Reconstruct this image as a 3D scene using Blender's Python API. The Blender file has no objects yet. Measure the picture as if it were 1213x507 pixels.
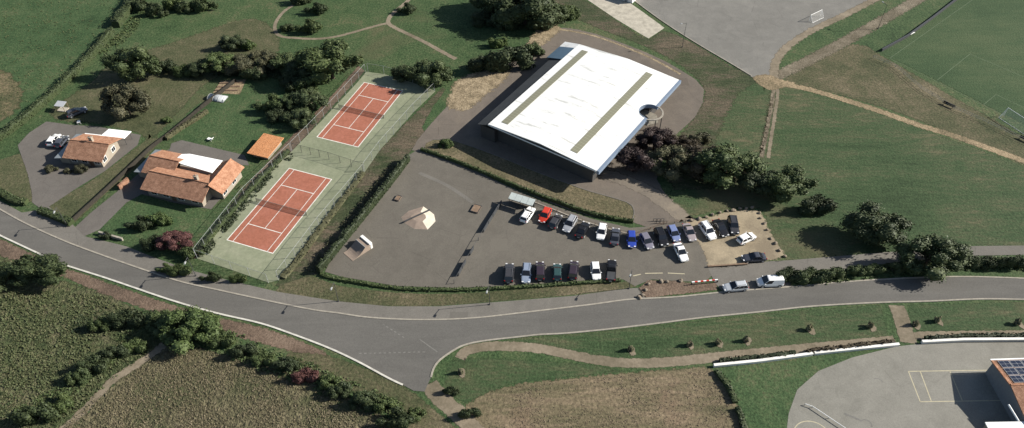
import bpy, bmesh, math, random
from mathutils import Vector, Matrix, geometry, noise as mnoise
random.seed(7)
SC = bpy.context.scene
COL = SC.collection
R = math.radians
# ------------------------------------------------------------------ camera, sky, sun, exposure
CAM_H, CAM_P, CAM_F = 113.8, R(44.83), 895.0     # metres up, pitch down, focal length (photo pixels, photo 1213 wide)
cd = bpy.data.cameras.new('camera'); cam = bpy.data.objects.new('camera', cd); COL.objects.link(cam)
cam.location = (0, 0, CAM_H); cam.rotation_euler = (math.pi/2 - CAM_P, 0, 0)
cd.sensor_width = 36; cd.lens = 36*CAM_F/1213; cd.clip_start = 1; cd.clip_end = 6000
SC.camera = cam
SUN_EL, SUN_AZ = R(29.5), R(7)                    # azimuth measured from +X towards +Y
w = bpy.data.worlds.new('World'); SC.world = w; w.use_nodes = True
nt = w.node_tree
sky = nt.nodes.new('ShaderNodeTexSky'); sky.sky_type = 'NISHITA'; sky.sun_disc = False
sky.sun_elevation = SUN_EL; sky.sun_rotation = math.pi/2 - SUN_AZ
bg = nt.nodes['Background']; bg.inputs['Strength'].default_value = 0.058
nt.links.new(sky.outputs['Color'], bg.inputs['Color'])
ld = bpy.data.lights.new('sun', 'SUN'); ld.energy = 4.9; ld.angle = R(0.5); ld.color = (1, .95, .86)
sun = bpy.data.objects.new('sun', ld); COL.objects.link(sun)
sdir = Vector((math.cos(SUN_EL)*math.cos(SUN_AZ), math.cos(SUN_EL)*math.sin(SUN_AZ), math.sin(SUN_EL)))
sun.rotation_euler = sdir.to_track_quat('Z', 'Y').to_euler(); sun.location = sdir*300
SC.view_settings.view_transform = 'Standard'; SC.view_settings.look = 'None'
SC.view_settings.exposure = 0.93; SC.view_settings.gamma = 1
SC.cycles.transparent_max_bounces = 32

# ------------------------------------------------------------------ survey helpers
def G(px, py, z=0.0):
    """photo position of a point at height z -> metres"""
    dx = (px-606.5)/CAM_F; dy = -(py-253.5)/CAM_F
    d = Vector((dx, math.cos(CAM_P)+dy*math.sin(CAM_P), -math.sin(CAM_P)+dy*math.cos(CAM_P)))
    t = (z-CAM_H)/d.z
    return Vector((d.x*t, d.y*t, z))
def ppm(px, py):
    dy = -(py-253.5)/CAM_F
    return CAM_F/((0-CAM_H)/(-math.sin(CAM_P)+dy*math.cos(CAM_P)))
def heading(px, py, dx, dy):
    v = G(px+dx, py+dy)-G(px, py)
    return math.atan2(v.y, v.x)
def P2(pts, z=0): return [G(*p, z) for p in pts]
def smooth(pts, n=5, closed=False):
    if n <= 1: return [p.copy() for p in pts]
    out = []; N = len(pts)
    rng = range(N if closed else N-1)
    for i in rng:
        if closed: a, b, c, d = pts[i-1], pts[i], pts[(i+1) % N], pts[(i+2) % N]
        else: a, b, c, d = pts[max(i-1, 0)], pts[i], pts[i+1], pts[min(i+2, N-1)]
        for k in range(n):
            t = k/n
            out.append(.5*((2*b)+(c-a)*t+(2*a-5*b+4*c-d)*t*t+(3*b-a-3*c+d)*t**3))
    if not closed: out.append(pts[-1].copy())
    return out
def densify(pts, step, closed=True):
    out = []; N = len(pts)
    for i in range(N if closed else N-1):
        a, b = pts[i], pts[(i+1) % N]; L = (b-a).length
        k = max(1, int(L/step))
        for j in range(k): out.append(a.lerp(b, j/k))
    if not closed: out.append(pts[-1].copy())
    return out

# ------------------------------------------------------------------ mesh builder
class MB:
    def __init__(s): s.v = []; s.f = []
    def quad(s, a, b, c, d):
        n = len(s.v); s.v += [Vector(a), Vector(b), Vector(c), Vector(d)]; s.f.append((n, n+1, n+2, n+3))
    def poly(s, pts):
        n = len(s.v); s.v += [Vector(p) for p in pts]; s.f.append(tuple(range(n, n+len(pts))))
    def box(s, c, size, rz=0, taper=1.0, M=None):
        x, y, z = [k/2 for k in size]; n = len(s.v)
        m = Matrix.Translation(Vector(c)) @ Matrix.Rotation(rz, 4, 'Z')
        if M is not None: m = M @ m
        for sx, sy, sz in ((-1,-1,-1),(1,-1,-1),(1,1,-1),(-1,1,-1),(-1,-1,1),(1,-1,1),(1,1,1),(-1,1,1)):
            k = taper if sz > 0 else 1
            s.v.append(m @ Vector((sx*x*k, sy*y*k, sz*z)))
        for q in ((0,3,2,1),(4,5,6,7),(0,1,5,4),(1,2,6,5),(2,3,7,6),(3,0,4,7)): s.f.append(tuple(n+i for i in q))
    def prism(s, pts, z0, z1):
        n = len(s.v); N = len(pts)
        s.v += [Vector((p[0], p[1], z0)) for p in pts]+[Vector((p[0], p[1], z1)) for p in pts]
        for i in range(N):
            j = (i+1) % N; s.f.append((n+i, n+j, n+N+j, n+N+i))
        s.f.append(tuple(n+N+i for i in range(N))); s.f.append(tuple(n+N-1-i for i in range(N)))
    def solid(s, pts, thick):
        """slab from a planar outline, thickened downwards along its normal"""
        pts = [Vector(p) for p in pts]; nrm = geometry.normal(pts[:3])
        if nrm.z < 0: pts.reverse(); nrm = -nrm
        n = len(s.v); N = len(pts)
        s.v += pts+[p-nrm*thick for p in pts]
        s.f.append(tuple(n+i for i in range(N))); s.f.append(tuple(n+N+N-1-i for i in range(N)))
        for i in range(N):
            j = (i+1) % N; s.f.append((n+i, n+N+i, n+N+j, n+j))
    def tube(s, a, b, r0, r1=None, k=8):
        a = Vector(a); b = Vector(b); r1 = r0 if r1 is None else r1
        q = (b-a).to_track_quat('Z', 'Y'); n = len(s.v)
        for (c, r) in ((a, r0), (b, r1)):
            for i in range(k):
                t = 2*math.pi*i/k; s.v.append(c+q @ Vector((r*math.cos(t), r*math.sin(t), 0)))
        for i in range(k):
            j = (i+1) % k; s.f.append((n+i, n+j, n+k+j, n+k+i))
        s.f.append(tuple(n+k-1-i for i in range(k))); s.f.append(tuple(n+k+i for i in range(k)))
    def loft(s, rings):
        n = len(s.v); k = len(rings[0])
        for r in rings: s.v += [Vector(p) for p in r]
        for i in range(len(rings)-1):
            for j in range(k):
                j2 = (j+1) % k; s.f.append((n+i*k+j, n+i*k+j2, n+(i+1)*k+j2, n+(i+1)*k+j))
        s.f.append(tuple(n+k-1-j for j in range(k))); m = n+(len(rings)-1)*k
        s.f.append(tuple(m+j for j in range(k)))
    def strip(s, pts, w_, z0, z1, close=False):
        """raised band (kerb, wall) that follows a polyline"""
        L, Rr = offset(pts, w_/2, close), offset(pts, -w_/2, close); n = len(s.v); N = len(pts)
        for a, b in zip(L, Rr):
            s.v += [Vector((a.x, a.y, z0)), Vector((a.x, a.y, z1)), Vector((b.x, b.y, z1)), Vector((b.x, b.y, z0))]
        for i in range(N if close else N-1):
            a = n+4*i; b = n+4*((i+1) % N)
            for q in range(3): s.f.append((a+q, a+q+1, b+q+1, b+q))
        if not close:
            s.f.append((n, n+3, n+2, n+1)); m = n+4*(N-1); s.f.append((m, m+1, m+2, m+3))
    def mesh(s, name, smooth_=False):
        me = bpy.data.meshes.new(name); me.from_pydata([tuple(v) for v in s.v], [], s.f)
        bm = bmesh.new(); bm.from_mesh(me); bmesh.ops.recalc_face_normals(bm, faces=bm.faces); bm.to_mesh(me); bm.free()
        if smooth_:
            for p in me.polygons: p.use_smooth = True
        return me
    def build(s, name, mat, parent=None, smooth_=False, loc=None):
        return add(name, s.mesh(name, smooth_), mat, parent, loc)
def offset(pts, d, close=False):
    out = []; N = len(pts)
    for i in range(N):
        a = pts[i-1] if (i > 0 or close) else pts[i]; b = pts[(i+1) % N] if (i < N-1 or close) else pts[i]
        t = Vector((b.x-a.x, b.y-a.y, 0))
        t = t.normalized() if t.length > 1e-6 else Vector((1, 0, 0))
        out.append(pts[i]+Vector((-t.y, t.x, 0))*d)
    return out
def add(name, me, mat, parent=None, loc=None):
    o = bpy.data.objects.new(name, me); COL.objects.link(o)
    if mat is not None:
        if len(me.materials) == 0: me.materials.append(mat)
        else:
            o.material_slots[0].link = 'OBJECT'; o.material_slots[0].material = mat
    if parent is not None: o.parent = parent
    if loc is not None: o.location = loc
    return o
def tag(o, label=None, cat=None, group=None, kind=None):
    if label: o['label'] = label
    if cat: o['category'] = cat
    if group: o['group'] = group
    if kind: o['kind'] = kind
    return o
def thing(name, label, cat, loc=(0, 0, 0), rz=0, group=None, scale=None):
    o = bpy.data.objects.new(name, None); COL.objects.link(o); o.location = loc; o.rotation_euler = (0, 0, rz)
    o.empty_display_size = .5
    if scale: o.scale = scale
    return tag(o, label, cat, group)

# ------------------------------------------------------------------ materials
class Nodes:
    def __init__(s, name):
        s.m = bpy.data.materials.new(name); s.m.use_nodes = True; s.t = s.m.node_tree
        s.b = s.t.nodes['Principled BSDF']; s.out = s.t.nodes['Material Output']
        s.b.inputs['Roughness'].default_value = .9
        s.b.inputs['Specular IOR Level'].default_value = .2
    def n(s, kind, **k):
        nd = s.t.nodes.new(kind)
        for a, b in k.items(): setattr(nd, a, b)
        return nd
    def l(s, a, b): s.t.links.new(a, b)
    def pos(s, local=False, scale=(1, 1, 1), rot=(0, 0, 0)):
        if local: src = s.n('ShaderNodeTexCoord').outputs['Object']
        else: src = s.n('ShaderNodeNewGeometry').outputs['Position']
        mp = s.n('ShaderNodeMapping'); mp.inputs['Scale'].default_value = scale; mp.inputs['Rotation'].default_value = rot
        s.l(src, mp.inputs['Vector']); return mp.outputs[0]
    def noise(s, vec, scale, detail=3, rough=.55, dist=0):
        nd = s.n('ShaderNodeTexNoise'); nd.inputs['Scale'].default_value = scale; nd.inputs['Detail'].default_value = detail
        nd.inputs['Roughness'].default_value = rough; nd.inputs['Distortion'].default_value = dist
        s.l(vec, nd.inputs['Vector']); return nd.outputs['Fac']
    def math(s, op, a, b=None, clamp=False):
        nd = s.n('ShaderNodeMath', operation=op, use_clamp=clamp)
        for i, x in enumerate((a, b)):
            if x is None: continue
            if isinstance(x, (int, float)): nd.inputs[i].default_value = x
            else: s.l(x, nd.inputs[i])
        return nd.outputs[0]
    def ramp(s, fac, stops, interp='LINEAR'):
        nd = s.n('ShaderNodeValToRGB'); cr = nd.color_ramp; cr.interpolation = interp
        while len(cr.elements) < len(stops): cr.elements.new(.5)
        for e, (p, c) in zip(cr.elements, stops): e.position = p; e.color = (*c, 1)
        s.l(fac, nd.inputs[0]); return nd.outputs[0]
    def mix(s, fac, a, b, mode='MIX'):
        nd = s.n('ShaderNodeMix', data_type='RGBA', blend_type=mode)
        for sock, x in ((nd.inputs[0], fac), (nd.inputs[6], a), (nd.inputs[7], b)):
            if isinstance(x, (int, float)): sock.default_value = x
            elif isinstance(x, tuple): sock.default_value = (*x, 1)
            else: s.l(x, sock)
        return nd.outputs[2]
    def bump(s, h, strength, dist):
        nd = s.n('ShaderNodeBump'); nd.inputs['Strength'].default_value = strength; nd.inputs['Distance'].default_value = dist
        s.l(h, nd.inputs['Height']); s.l(nd.outputs[0], s.b.inputs['Normal'])
    def color(s, c):
        if isinstance(c, tuple): s.b.inputs['Base Color'].default_value = (*c, 1)
        else: s.l(c, s.b.inputs['Base Color'])
    def feather(s, scale=1.2):
        """ragged edge of a ground sheet: fades out over the sheet's rim"""
        at = s.n('ShaderNodeAttribute', attribute_name='rim')
        nz = s.noise(s.pos(), scale, 4, .65)
        v = s.math('ADD', at.outputs['Fac'], s.math('MULTIPLY', s.math('SUBTRACT', nz, .5), 1.3))
        mr = s.n('ShaderNodeMapRange'); mr.interpolation_type = 'SMOOTHSTEP'
        mr.inputs['From Min'].default_value = .36; mr.inputs['From Max'].default_value = .64; s.l(v, mr.inputs['Value'])
        tr = s.n('ShaderNodeBsdfTransparent'); mx = s.n('ShaderNodeMixShader')
        s.l(mr.outputs[0], mx.inputs[0]); s.l(tr.outputs[0], mx.inputs[1]); s.l(s.b.outputs[0], mx.inputs[2])
        s.l(mx.outputs[0], s.out.inputs['Surface'])
def ground_mat(name, stops, scales=(.03, .25, 1.6), wts=(.5, .3, .35), bump=.5, bdist=.3, feather=True, streak=None, fine=None, fsc=1.2, patch=None):
    s = Nodes(name); p = s.pos()
    if streak: p2 = s.pos(scale=streak[0], rot=(0, 0, streak[1]))
    else: p2 = p
    a = s.noise(p, scales[0], 3); b = s.noise(p2, scales[1], 4, .6, .4); c = s.noise(p2, scales[2], 3, .7)
    tot = sum(wts)
    v = s.math('ADD', s.math('ADD', s.math('MULTIPLY', a, wts[0]/tot), s.math('MULTIPLY', b, wts[1]/tot)), s.math('MULTIPLY', c, wts[2]/tot))
    v = s.math('ADD', s.math('MULTIPLY', v, 2.1), -.55)
    col = s.ramp(v, stops)
    if fine:
        fz = s.noise(p, fine[0], 2, .8)
        col = s.mix(1.0, col, s.ramp(fz, [(.3, (fine[1],)*3), (.7, (fine[2],)*3)]), 'MULTIPLY')
    if patch:
        pz = s.noise(p, patch[0], 5, .65, .6)
        col = s.mix(s.ramp(pz, [(patch[1], (0, 0, 0)), (patch[2], (1, 1, 1))]), col, patch[3])
    s.color(col)
    if bump: s.bump(s.noise(p, scales[2]*1.3, 3, .7), bump, bdist)
    if feather: s.feather(fsc)
    return s.m
def plain(name, c, rough=.6, spec=.3, metal=0, var=0.0, vscale=2.0, coat=0, local=True, bump=0):
    s = Nodes(name); s.b.inputs['Roughness'].default_value = rough; s.b.inputs['Specular IOR Level'].default_value = spec
    s.b.inputs['Metallic'].default_value = metal
    if coat: s.b.inputs['Coat Weight'].default_value = coat; s.b.inputs['Coat Roughness'].default_value = .08
    if var:
        z = s.noise(s.pos(local), vscale, 4, .65)
        s.color(s.ramp(z, [(.3, tuple(k*(1-var) for k in c)), (.7, tuple(min(1, k*(1+var)) for k in c))]))
        if bump: s.bump(z, bump, .05)
    else: s.color(c)
    return s.m

M = {}
# grass and fields (albedo)
M['grass'] = ground_mat('meadow_grass', [(.20, (.021, .040, .015)), (.40, (.037, .066, .025)), (.58, (.054, .080, .033)), (.80, (.098, .094, .050))],
                        scales=(.03, .22, 1.1), wts=(.4, .4, .4), fine=(2.2, .55, 1.45), patch=(.022, .57, .72, (.080, .074, .040)), feather=False)
M['grass_dark'] = ground_mat('lush_grass', [(.20, (.021, .041, .016)), (.40, (.036, .067, .026)), (.58, (.053, .082, .034)), (.80, (.098, .098, .052))], scales=(.03, .22, 1.1), wts=(.4, .4, .4), fine=(2.4, .55, 1.45))
M['grass_lawn'] = ground_mat('dry_lawn', [(.25, (.036, .044, .020)), (.45, (.060, .066, .032)), (.6, (.080, .078, .042)), (.78, (.115, .10, .06))], scales=(.04, .25, 1.2), wts=(.4, .4, .4), fine=(2.6, .6, 1.4))
M['grass_pitch'] = ground_mat('pitch_turf', [(.25, (.024, .047, .019)), (.5, (.037, .066, .027)), (.75, (.060, .084, .038))], scales=(.025, .2, 1.5), fine=(3.5, .72, 1.25),
                              streak=((.25, 1.4, 1), R(-35)))
M['grass_field'] = ground_mat('field_grass', [(.22, (.021, .039, .015)), (.42, (.036, .062, .025)), (.58, (.055, .070, .033)), (.77, (.108, .096, .055))],
                              scales=(.03, .2, 1.1), wts=(.4, .4, .4), streak=((.3, 1.2, 1), R(28)), fine=(2.4, .6, 1.4), patch=(.028, .56, .70, (.088, .080, .044)))
M['rough'] = ground_mat('rough_scrub', [(.22, (.028, .040, .016)), (.42, (.048, .062, .026)), (.58, (.072, .077, .037)), (.76, (.118, .104, .060))],
                        scales=(.05, .28, .9), wts=(.4, .6, .5), fine=(1.5, .45, 1.6), bump=.9, bdist=.8, patch=(.07, .52, .68, (.105, .096, .056)))
M['crop'] = ground_mat('brown_crop', [(.22, (.058, .056, .029)), (.45, (.092, .084, .047)), (.6, (.12, .105, .062)), (.78, (.165, .138, .088))],
                       scales=(.05, .35, 1.0), wts=(.35, .5, .55), fine=(1.3, .5, 1.55), bump=1, bdist=.9, patch=(.09, .48, .66, (.062, .068, .032)))
M['hay'] = ground_mat('dry_mown_field', [(.2, (.066, .066, .034)), (.42, (.112, .096, .056)), (.6, (.155, .122, .078)), (.8, (.215, .165, .110))], scales=(.06, .3, 1.1), wts=(.4, .5, .4), streak=((.22, 1.4, 1), R(10)), fine=(1.8, .6, 1.4), patch=(.07, .54, .7, (.165, .112, .078)))
M['drypatch'] = ground_mat('dry_grass_patch', [(.2, (.035, .055, .022)), (.45, (.07, .07, .035)), (.65, (.15, .12, .07)), (.85, (.24, .19, .12))], scales=(.08, .35, 1.2), fine=(2, .6, 1.35), fsc=.35)
M['dryverge'] = ground_mat('dry_verge', [(.2, (.058, .060, .030)), (.45, (.10, .088, .050)), (.62, (.14, .115, .070)), (.8, (.20, .16, .105))], scales=(.08, .35, 1.3), fine=(2.2, .6, 1.35))
M['verge'] = ground_mat('verge_grass', [(.25, (.036, .046, .020)), (.45, (.066, .068, .034)), (.6, (.098, .086, .050)), (.78, (.15, .125, .08))], scales=(.06, .3, 1.4), fine=(2.3, .55, 1.4))
M['bank'] = ground_mat('weedy_bank', [(.25, (.024, .036, .015)), (.42, (.045, .055, .026)), (.58, (.080, .068, .045)), (.78, (.13, .10, .07))], scales=(.07, .3, 1.3), streak=((.35, 1.2, 1), R(34)), fine=(2.3, .5, 1.45))
M['sand'] = ground_mat('sandy_soil', [(.30, (.13, .105, .066)), (.5, (.235, .185, .118)), (.75, (.36, .29, .195))], scales=(.1, .5, 2.2), wts=(.2, .5, .5), fine=(2, .7, 1.25))
M['track'] = ground_mat('dirt_track', [(.25, (.10, .085, .048)), (.5, (.215, .165, .102)), (.72, (.30, .23, .145))], scales=(.1, .6, 2), fine=(2, .75, 1.2))
M['path'] = ground_mat('gravel_path', [(.25, (.115, .098, .066)), (.5, (.175, .145, .104)), (.75, (.24, .20, .148))], scales=(.1, .5, 1.6), bump=.15, fsc=.8)
M['dirt'] = ground_mat('brown_dirt', [(.30, (.085, .062, .045)), (.5, (.13, .093, .068)), (.7, (.17, .125, .092))], scales=(.1, .5, 2), fine=(2.4, .7, 1.25))
M['wornpath'] = ground_mat('dusty_asphalt', [(.25, (.13, .112, .092)), (.5, (.165, .140, .112)), (.75, (.22, .185, .14))], scales=(.08, .3, 1.5), bump=.1, fsc=.7)
M['wornsoil'] = ground_mat('worn_soil', [(.30, (.09, .078, .05)), (.5, (.13, .11, .078)), (.7, (.20, .17, .125))], scales=(.08, .4, 2), fine=(2.4, .7, 1.25))
M['lotsand'] = ground_mat('gravel_lot', [(.30, (.19, .155, .108)), (.5, (.26, .215, .148)), (.7, (.33, .27, .185))], scales=(.08, .3, 1.6), wts=(.5, .4, .15), bump=.1, fine=(3.5, .88, 1.1))
# asphalt
def asphalt(name, a, b, c, feather=False, streak=None, patch=None, fsc=1.2, wear=1.0):
    s = Nodes(name); p = s.pos(); p2 = s.pos(scale=streak[0], rot=(0, 0, streak[1])) if streak else p
    v = s.math('ADD', s.math('ADD', s.math('MULTIPLY', s.noise(p, .045, 4, .6), .45), s.math('MULTIPLY', s.noise(p2, .35, 4, .65, .5), .4)), s.math('MULTIPLY', s.noise(p, 2.6, 3, .7), .25))
    v = s.math('ADD', s.math('MULTIPLY', v, 1.7), -.43)
    col = s.ramp(v, [(.22, a), (.5, b), (.78, c)])
    col = s.mix(1.0, col, s.ramp(s.noise(p, 6, 2, .8), [(.3, (.84,)*3), (.7, (1.13,)*3)]), 'MULTIPLY')
    # repairs: a few squarish darker or paler patches
    vo = s.n('ShaderNodeTexVoronoi', distance='CHEBYCHEV'); vo.inputs['Scale'].default_value = .13; vo.inputs['Randomness'].default_value = .9; s.l(p, vo.inputs['Vector'])
    sp = s.n('ShaderNodeSeparateColor'); s.l(vo.outputs['Color'], sp.inputs[0])
    near = s.math('LESS_THAN', vo.outputs['Distance'], .22); pick = s.math('GREATER_THAN', sp.outputs[0], .72)
    col = s.mix(s.math('MULTIPLY', s.math('MULTIPLY', near, pick), .55*wear), col, s.mix(sp.outputs[1], tuple(k*.66 for k in a), tuple(k*1.08 for k in c)))
    # cracks and sealed joints
    ve = s.n('ShaderNodeTexVoronoi', feature='DISTANCE_TO_EDGE'); ve.inputs['Scale'].default_value = .11; s.l(s.mix(.12, p, s.n('ShaderNodeTexNoise').outputs['Color']), ve.inputs['Vector'])
    cr = s.math('MULTIPLY', s.math('LESS_THAN', ve.outputs['Distance'], .0045), s.math('GREATER_THAN', s.noise(p, .16, 2), .52))
    col = s.mix(s.math('MULTIPLY', cr, .3*wear), col, tuple(k*.5 for k in a))
    # oil and water stains
    st = s.ramp(s.noise(p, .5, 5, .75, 1.0), [(.62, (0, 0, 0)), (.74, (1, 1, 1))])
    col = s.mix(s.math('MULTIPLY', st, .35*wear), col, tuple(k*.62 for k in a))
    if patch:
        pz = s.noise(p, patch[0], 5, .65, .6)
        col = s.mix(s.ramp(pz, [(patch[1], (0, 0, 0)), (patch[2], (1, 1, 1))]), col, patch[3])
    s.color(col); s.bump(s.noise(p, 4, 3, .7), .12, .05)
    if feather: s.feather(fsc)
    return s.m
M['road'] = asphalt('road_asphalt', (.088, .084, .077), (.108, .103, .094), (.130, .124, .113), streak=((.25, 1.5, 1), R(-12)), wear=.3)
M['pave'] = asphalt('pavement_asphalt', (.115, .107, .094), (.140, .130, .115), (.17, .158, .138))
M['carpark'] = asphalt('carpark_asphalt', (.095, .086, .072), (.118, .107, .090), (.140, .127, .106))
M['drive'] = asphalt('driveway_asphalt', (.095, .086, .078), (.118, .107, .096), (.14, .128, .114), feather=True, fsc=2.0)
M['apron'] = asphalt('hall_apron', (.10, .086, .072), (.128, .109, .091), (.16, .135, .11), patch=(.05, .56, .8, (.19, .155, .112)), feather=True, fsc=1.6)
M['gravel'] = asphalt('grey_gravel_pitch', (.132, .127, .116), (.162, .156, .142), (.20, .191, .173))
M['schoolyard'] = asphalt('schoolyard_concrete', (.158, .152, .132), (.20, .192, .167), (.24, .231, .202), wear=.45)
M['concrete'] = plain('pale_concrete', (.36, .33, .27), .9, var=.25, vscale=.6, local=False)
M['kerb'] = plain('kerb_stone', (.27, .245, .205), .9, var=.22, vscale=1.2, local=False)
M['kerb_white'] = plain('white_kerb', (.48, .46, .41), .85, var=.22, vscale=.8, local=False)
M['paint'] = plain('worn_white_paint', (.62, .60, .55), .8, var=.2, vscale=1, local=False)
M['paint_faint'] = plain('faded_paint', (.148, .143, .13), .85, var=.25, vscale=1.4, local=False)
M['paint_yellow'] = plain('faded_yellow_paint', (.40, .36, .25), .85, var=.15, vscale=1.4, local=False)
M['pitchline'] = plain('chalk_line_on_turf', (.085, .115, .065), .9, var=.3, vscale=1, local=False)
M['court_green'] = ground_mat('court_green', [(.30, (.17, .188, .122)), (.5, (.205, .220, .146)), (.7, (.24, .248, .172))], scales=(.06, .4, 2), wts=(.5, .3, .3), bump=0, feather=False, fine=(1.1, .9, 1.08))
M['court_red'] = ground_mat('court_red', [(.22, (.255, .095, .060)), (.5, (.305, .115, .075)), (.78, (.34, .135, .094))], scales=(.07, .5, 2.5), wts=(.4, .5, .4), bump=0, feather=False, fine=(1.4, .85, 1.1), patch=(.16, .62, .76, (.25, .105, .074)))
# foliage
def leaf(name, dark, mid, light, sc=.9):
    s = Nodes(name); s.b.inputs['Roughness'].default_value = .65; s.b.inputs['Specular IOR Level'].default_value = .25
    g = s.n('ShaderNodeNewGeometry'); oi = s.n('ShaderNodeObjectInfo')
    z = s.noise(s.pos(), .55*sc, 3, .6)
    v = s.math('ADD', s.math('MULTIPLY', g.outputs['Random Per Island'], .55), s.math('MULTIPLY', z, .6))
    c = s.ramp(v, [(.2, dark), (.55, mid), (.95, light)])
    c = s.mix(1.0, c, s.ramp(oi.outputs['Random'], [(0, (.82, .80, .85)), (1, (1.2, 1.16, 1.1))]), 'MULTIPLY')
    s.color(c); return s.m
M['leaf_green'] = leaf('green_leaves', (.028, .044, .015), (.052, .076, .027), (.084, .108, .040))
M['leaf_olive'] = leaf('olive_leaves', (.036, .040, .020), (.062, .064, .034), (.092, .088, .050))
M['leaf_bright'] = leaf('bright_leaves', (.030, .050, .015), (.055, .084, .026), (.084, .115, .040))
M['leaf_dark'] = leaf('dark_leaves', (.018, .029, .012), (.033, .048, .020), (.055, .070, .030))
M['leaf_pale'] = leaf('pale_olive_leaves', (.12, .125, .07), (.18, .18, .105), (.25, .235, .15))
M['leaf_yew'] = leaf('dark_shade_leaves', (.010, .016, .008), (.018, .027, .012), (.034, .046, .020))  # near-black: dark planting, and hedge shadow put into the leaf colour
M['leaf_purple'] = leaf('purple_leaves', (.018, .012, .012), (.032, .021, .020), (.048, .033, .031))
M['leaf_red'] = leaf('reddish_leaves', (.042, .018, .017), (.075, .034, .032), (.105, .052, .046))
M['leaf_darkred'] = leaf('dark_reddish_leaves', (.024, .018, .010), (.040, .031, .017), (.060, .050, .027))
M['leaf_hedge'] = leaf('hedge_leaves', (.024, .038, .014), (.040, .058, .022), (.062, .080, .032))
M['straw'] = leaf('straw_blades', (.080, .076, .038), (.135, .120, .068), (.19, .158, .10))
M['stubble'] = leaf('pale_stubble', (.13, .11, .066), (.18, .145, .09), (.24, .185, .12))
M['weed'] = leaf('weed_blades', (.038, .055, .021), (.066, .082, .034), (.105, .104, .054))
M['bark'] = plain('bark', (.075, .058, .043), .9, var=.3, vscale=4)
# buildings and furniture
def tiles(name, a, b, c, row=3.2):
    s = Nodes(name); p = s.pos(True)
    z = s.noise(p, 1.1, 4, .7); z2 = s.noise(p, 5.5, 2, .8)
    v = s.math('ADD', s.math('MULTIPLY', z, .5), s.math('MULTIPLY', z2, .5))
    s.color(s.ramp(v, [(.39, a), (.5, b), (.61, c)]))
    wv = s.n('ShaderNodeTexWave', bands_direction='X'); wv.inputs['Scale'].default_value = row; s.l(p, wv.inputs['Vector'])
    s.bump(s.math('ADD', wv.outputs['Fac'], s.math('MULTIPLY', z2, .8)), .55, .08)
    return s.m
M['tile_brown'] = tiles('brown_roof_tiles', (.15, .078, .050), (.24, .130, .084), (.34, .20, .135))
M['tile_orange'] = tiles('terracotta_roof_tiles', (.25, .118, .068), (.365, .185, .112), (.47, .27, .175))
M['tile_new'] = tiles('bright_orange_tiles', (.42, .185, .08), (.50, .225, .10), (.55, .27, .13))
M['render'] = plain('beige_render', (.27, .235, .19), .9, var=.08, vscale=1)
M['slate'] = plain('blue_grey_cladding', (.22, .245, .26), .6, .4, var=.12, vscale=1.2)
M['white_flat'] = plain('white_roof_membrane', (.84, .84, .82), .7, var=.04, vscale=.4)
M['white'] = plain('white_painted_metal', (.78, .78, .76), .5, var=.05)
M['grey'] = plain('galvanised_grey', (.28, .29, .29), .5, .5, var=.15)
M['darkgrey'] = plain('dark_metal', (.05, .052, .055), .5, .4, var=.15)
M['pane'] = plain('window_glass', (.02, .025, .03), .08, .6)
M['door'] = plain('brown_door', (.12, .075, .05), .6, var=.2)
M['wood'] = plain('weathered_wood', (.18, .125, .085), .85, var=.3, vscale=2)
M['darkwood'] = plain('dark_stained_wood', (.030, .026, .020), .9, var=.3, vscale=2)
M['plywood'] = plain('ramp_plywood', (.25, .195, .155), .7, var=.15, vscale=.9)
M['plywood_sunlit'] = plain('sunlit_ramp_plywood', (.55, .49, .40), .6, var=.12, vscale=.9)
M['stone'] = plain('boulder_stone', (.20, .165, .125), .95, var=.35, vscale=1.8, bump=.6)
M['wall_white'] = plain('white_wall_paint', (.66, .65, .61), .85, var=.12, vscale=.5, local=False)
M['red'] = plain('red_paint', (.5, .05, .035), .5)
M['plastic'] = plain('polythene_sheet', (.34, .36, .37), .35, .5, var=.3, vscale=1)
M['solar'] = plain('solar_cell', (.018, .022, .04), .2, .6, var=.2)
M['silver'] = plain('bare_aluminium', (.5, .51, .52), .4, .5, metal=.3)
s = Nodes('chainlink_mesh'); s.color((.045, .055, .045))
tr = s.n('ShaderNodeBsdfTransparent'); mx = s.n('ShaderNodeMixShader'); mx.inputs[0].default_value = .13
s.l(tr.outputs[0], mx.inputs[1]); s.l(s.b.outputs[0], mx.inputs[2]); s.l(mx.outputs[0], s.out.inputs['Surface']); M['mesh'] = s.m
s = Nodes('goal_net'); s.color((.6, .6, .58))
tr = s.n('ShaderNodeBsdfTransparent'); mx = s.n('ShaderNodeMixShader'); mx.inputs[0].default_value = .13
s.l(tr.outputs[0], mx.inputs[1]); s.l(s.b.outputs[0], mx.inputs[2]); s.l(mx.outputs[0], s.out.inputs['Surface']); M['net'] = s.m
s = Nodes('tennis_net_cord'); s.color((.03, .035, .03))
tr = s.n('ShaderNodeBsdfTransparent'); mx = s.n('ShaderNodeMixShader'); mx.inputs[0].default_value = .3
s.l(tr.outputs[0], mx.inputs[1]); s.l(s.b.outputs[0], mx.inputs[2]); s.l(mx.outputs[0], s.out.inputs['Surface']); M['mesh_net'] = s.m
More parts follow.
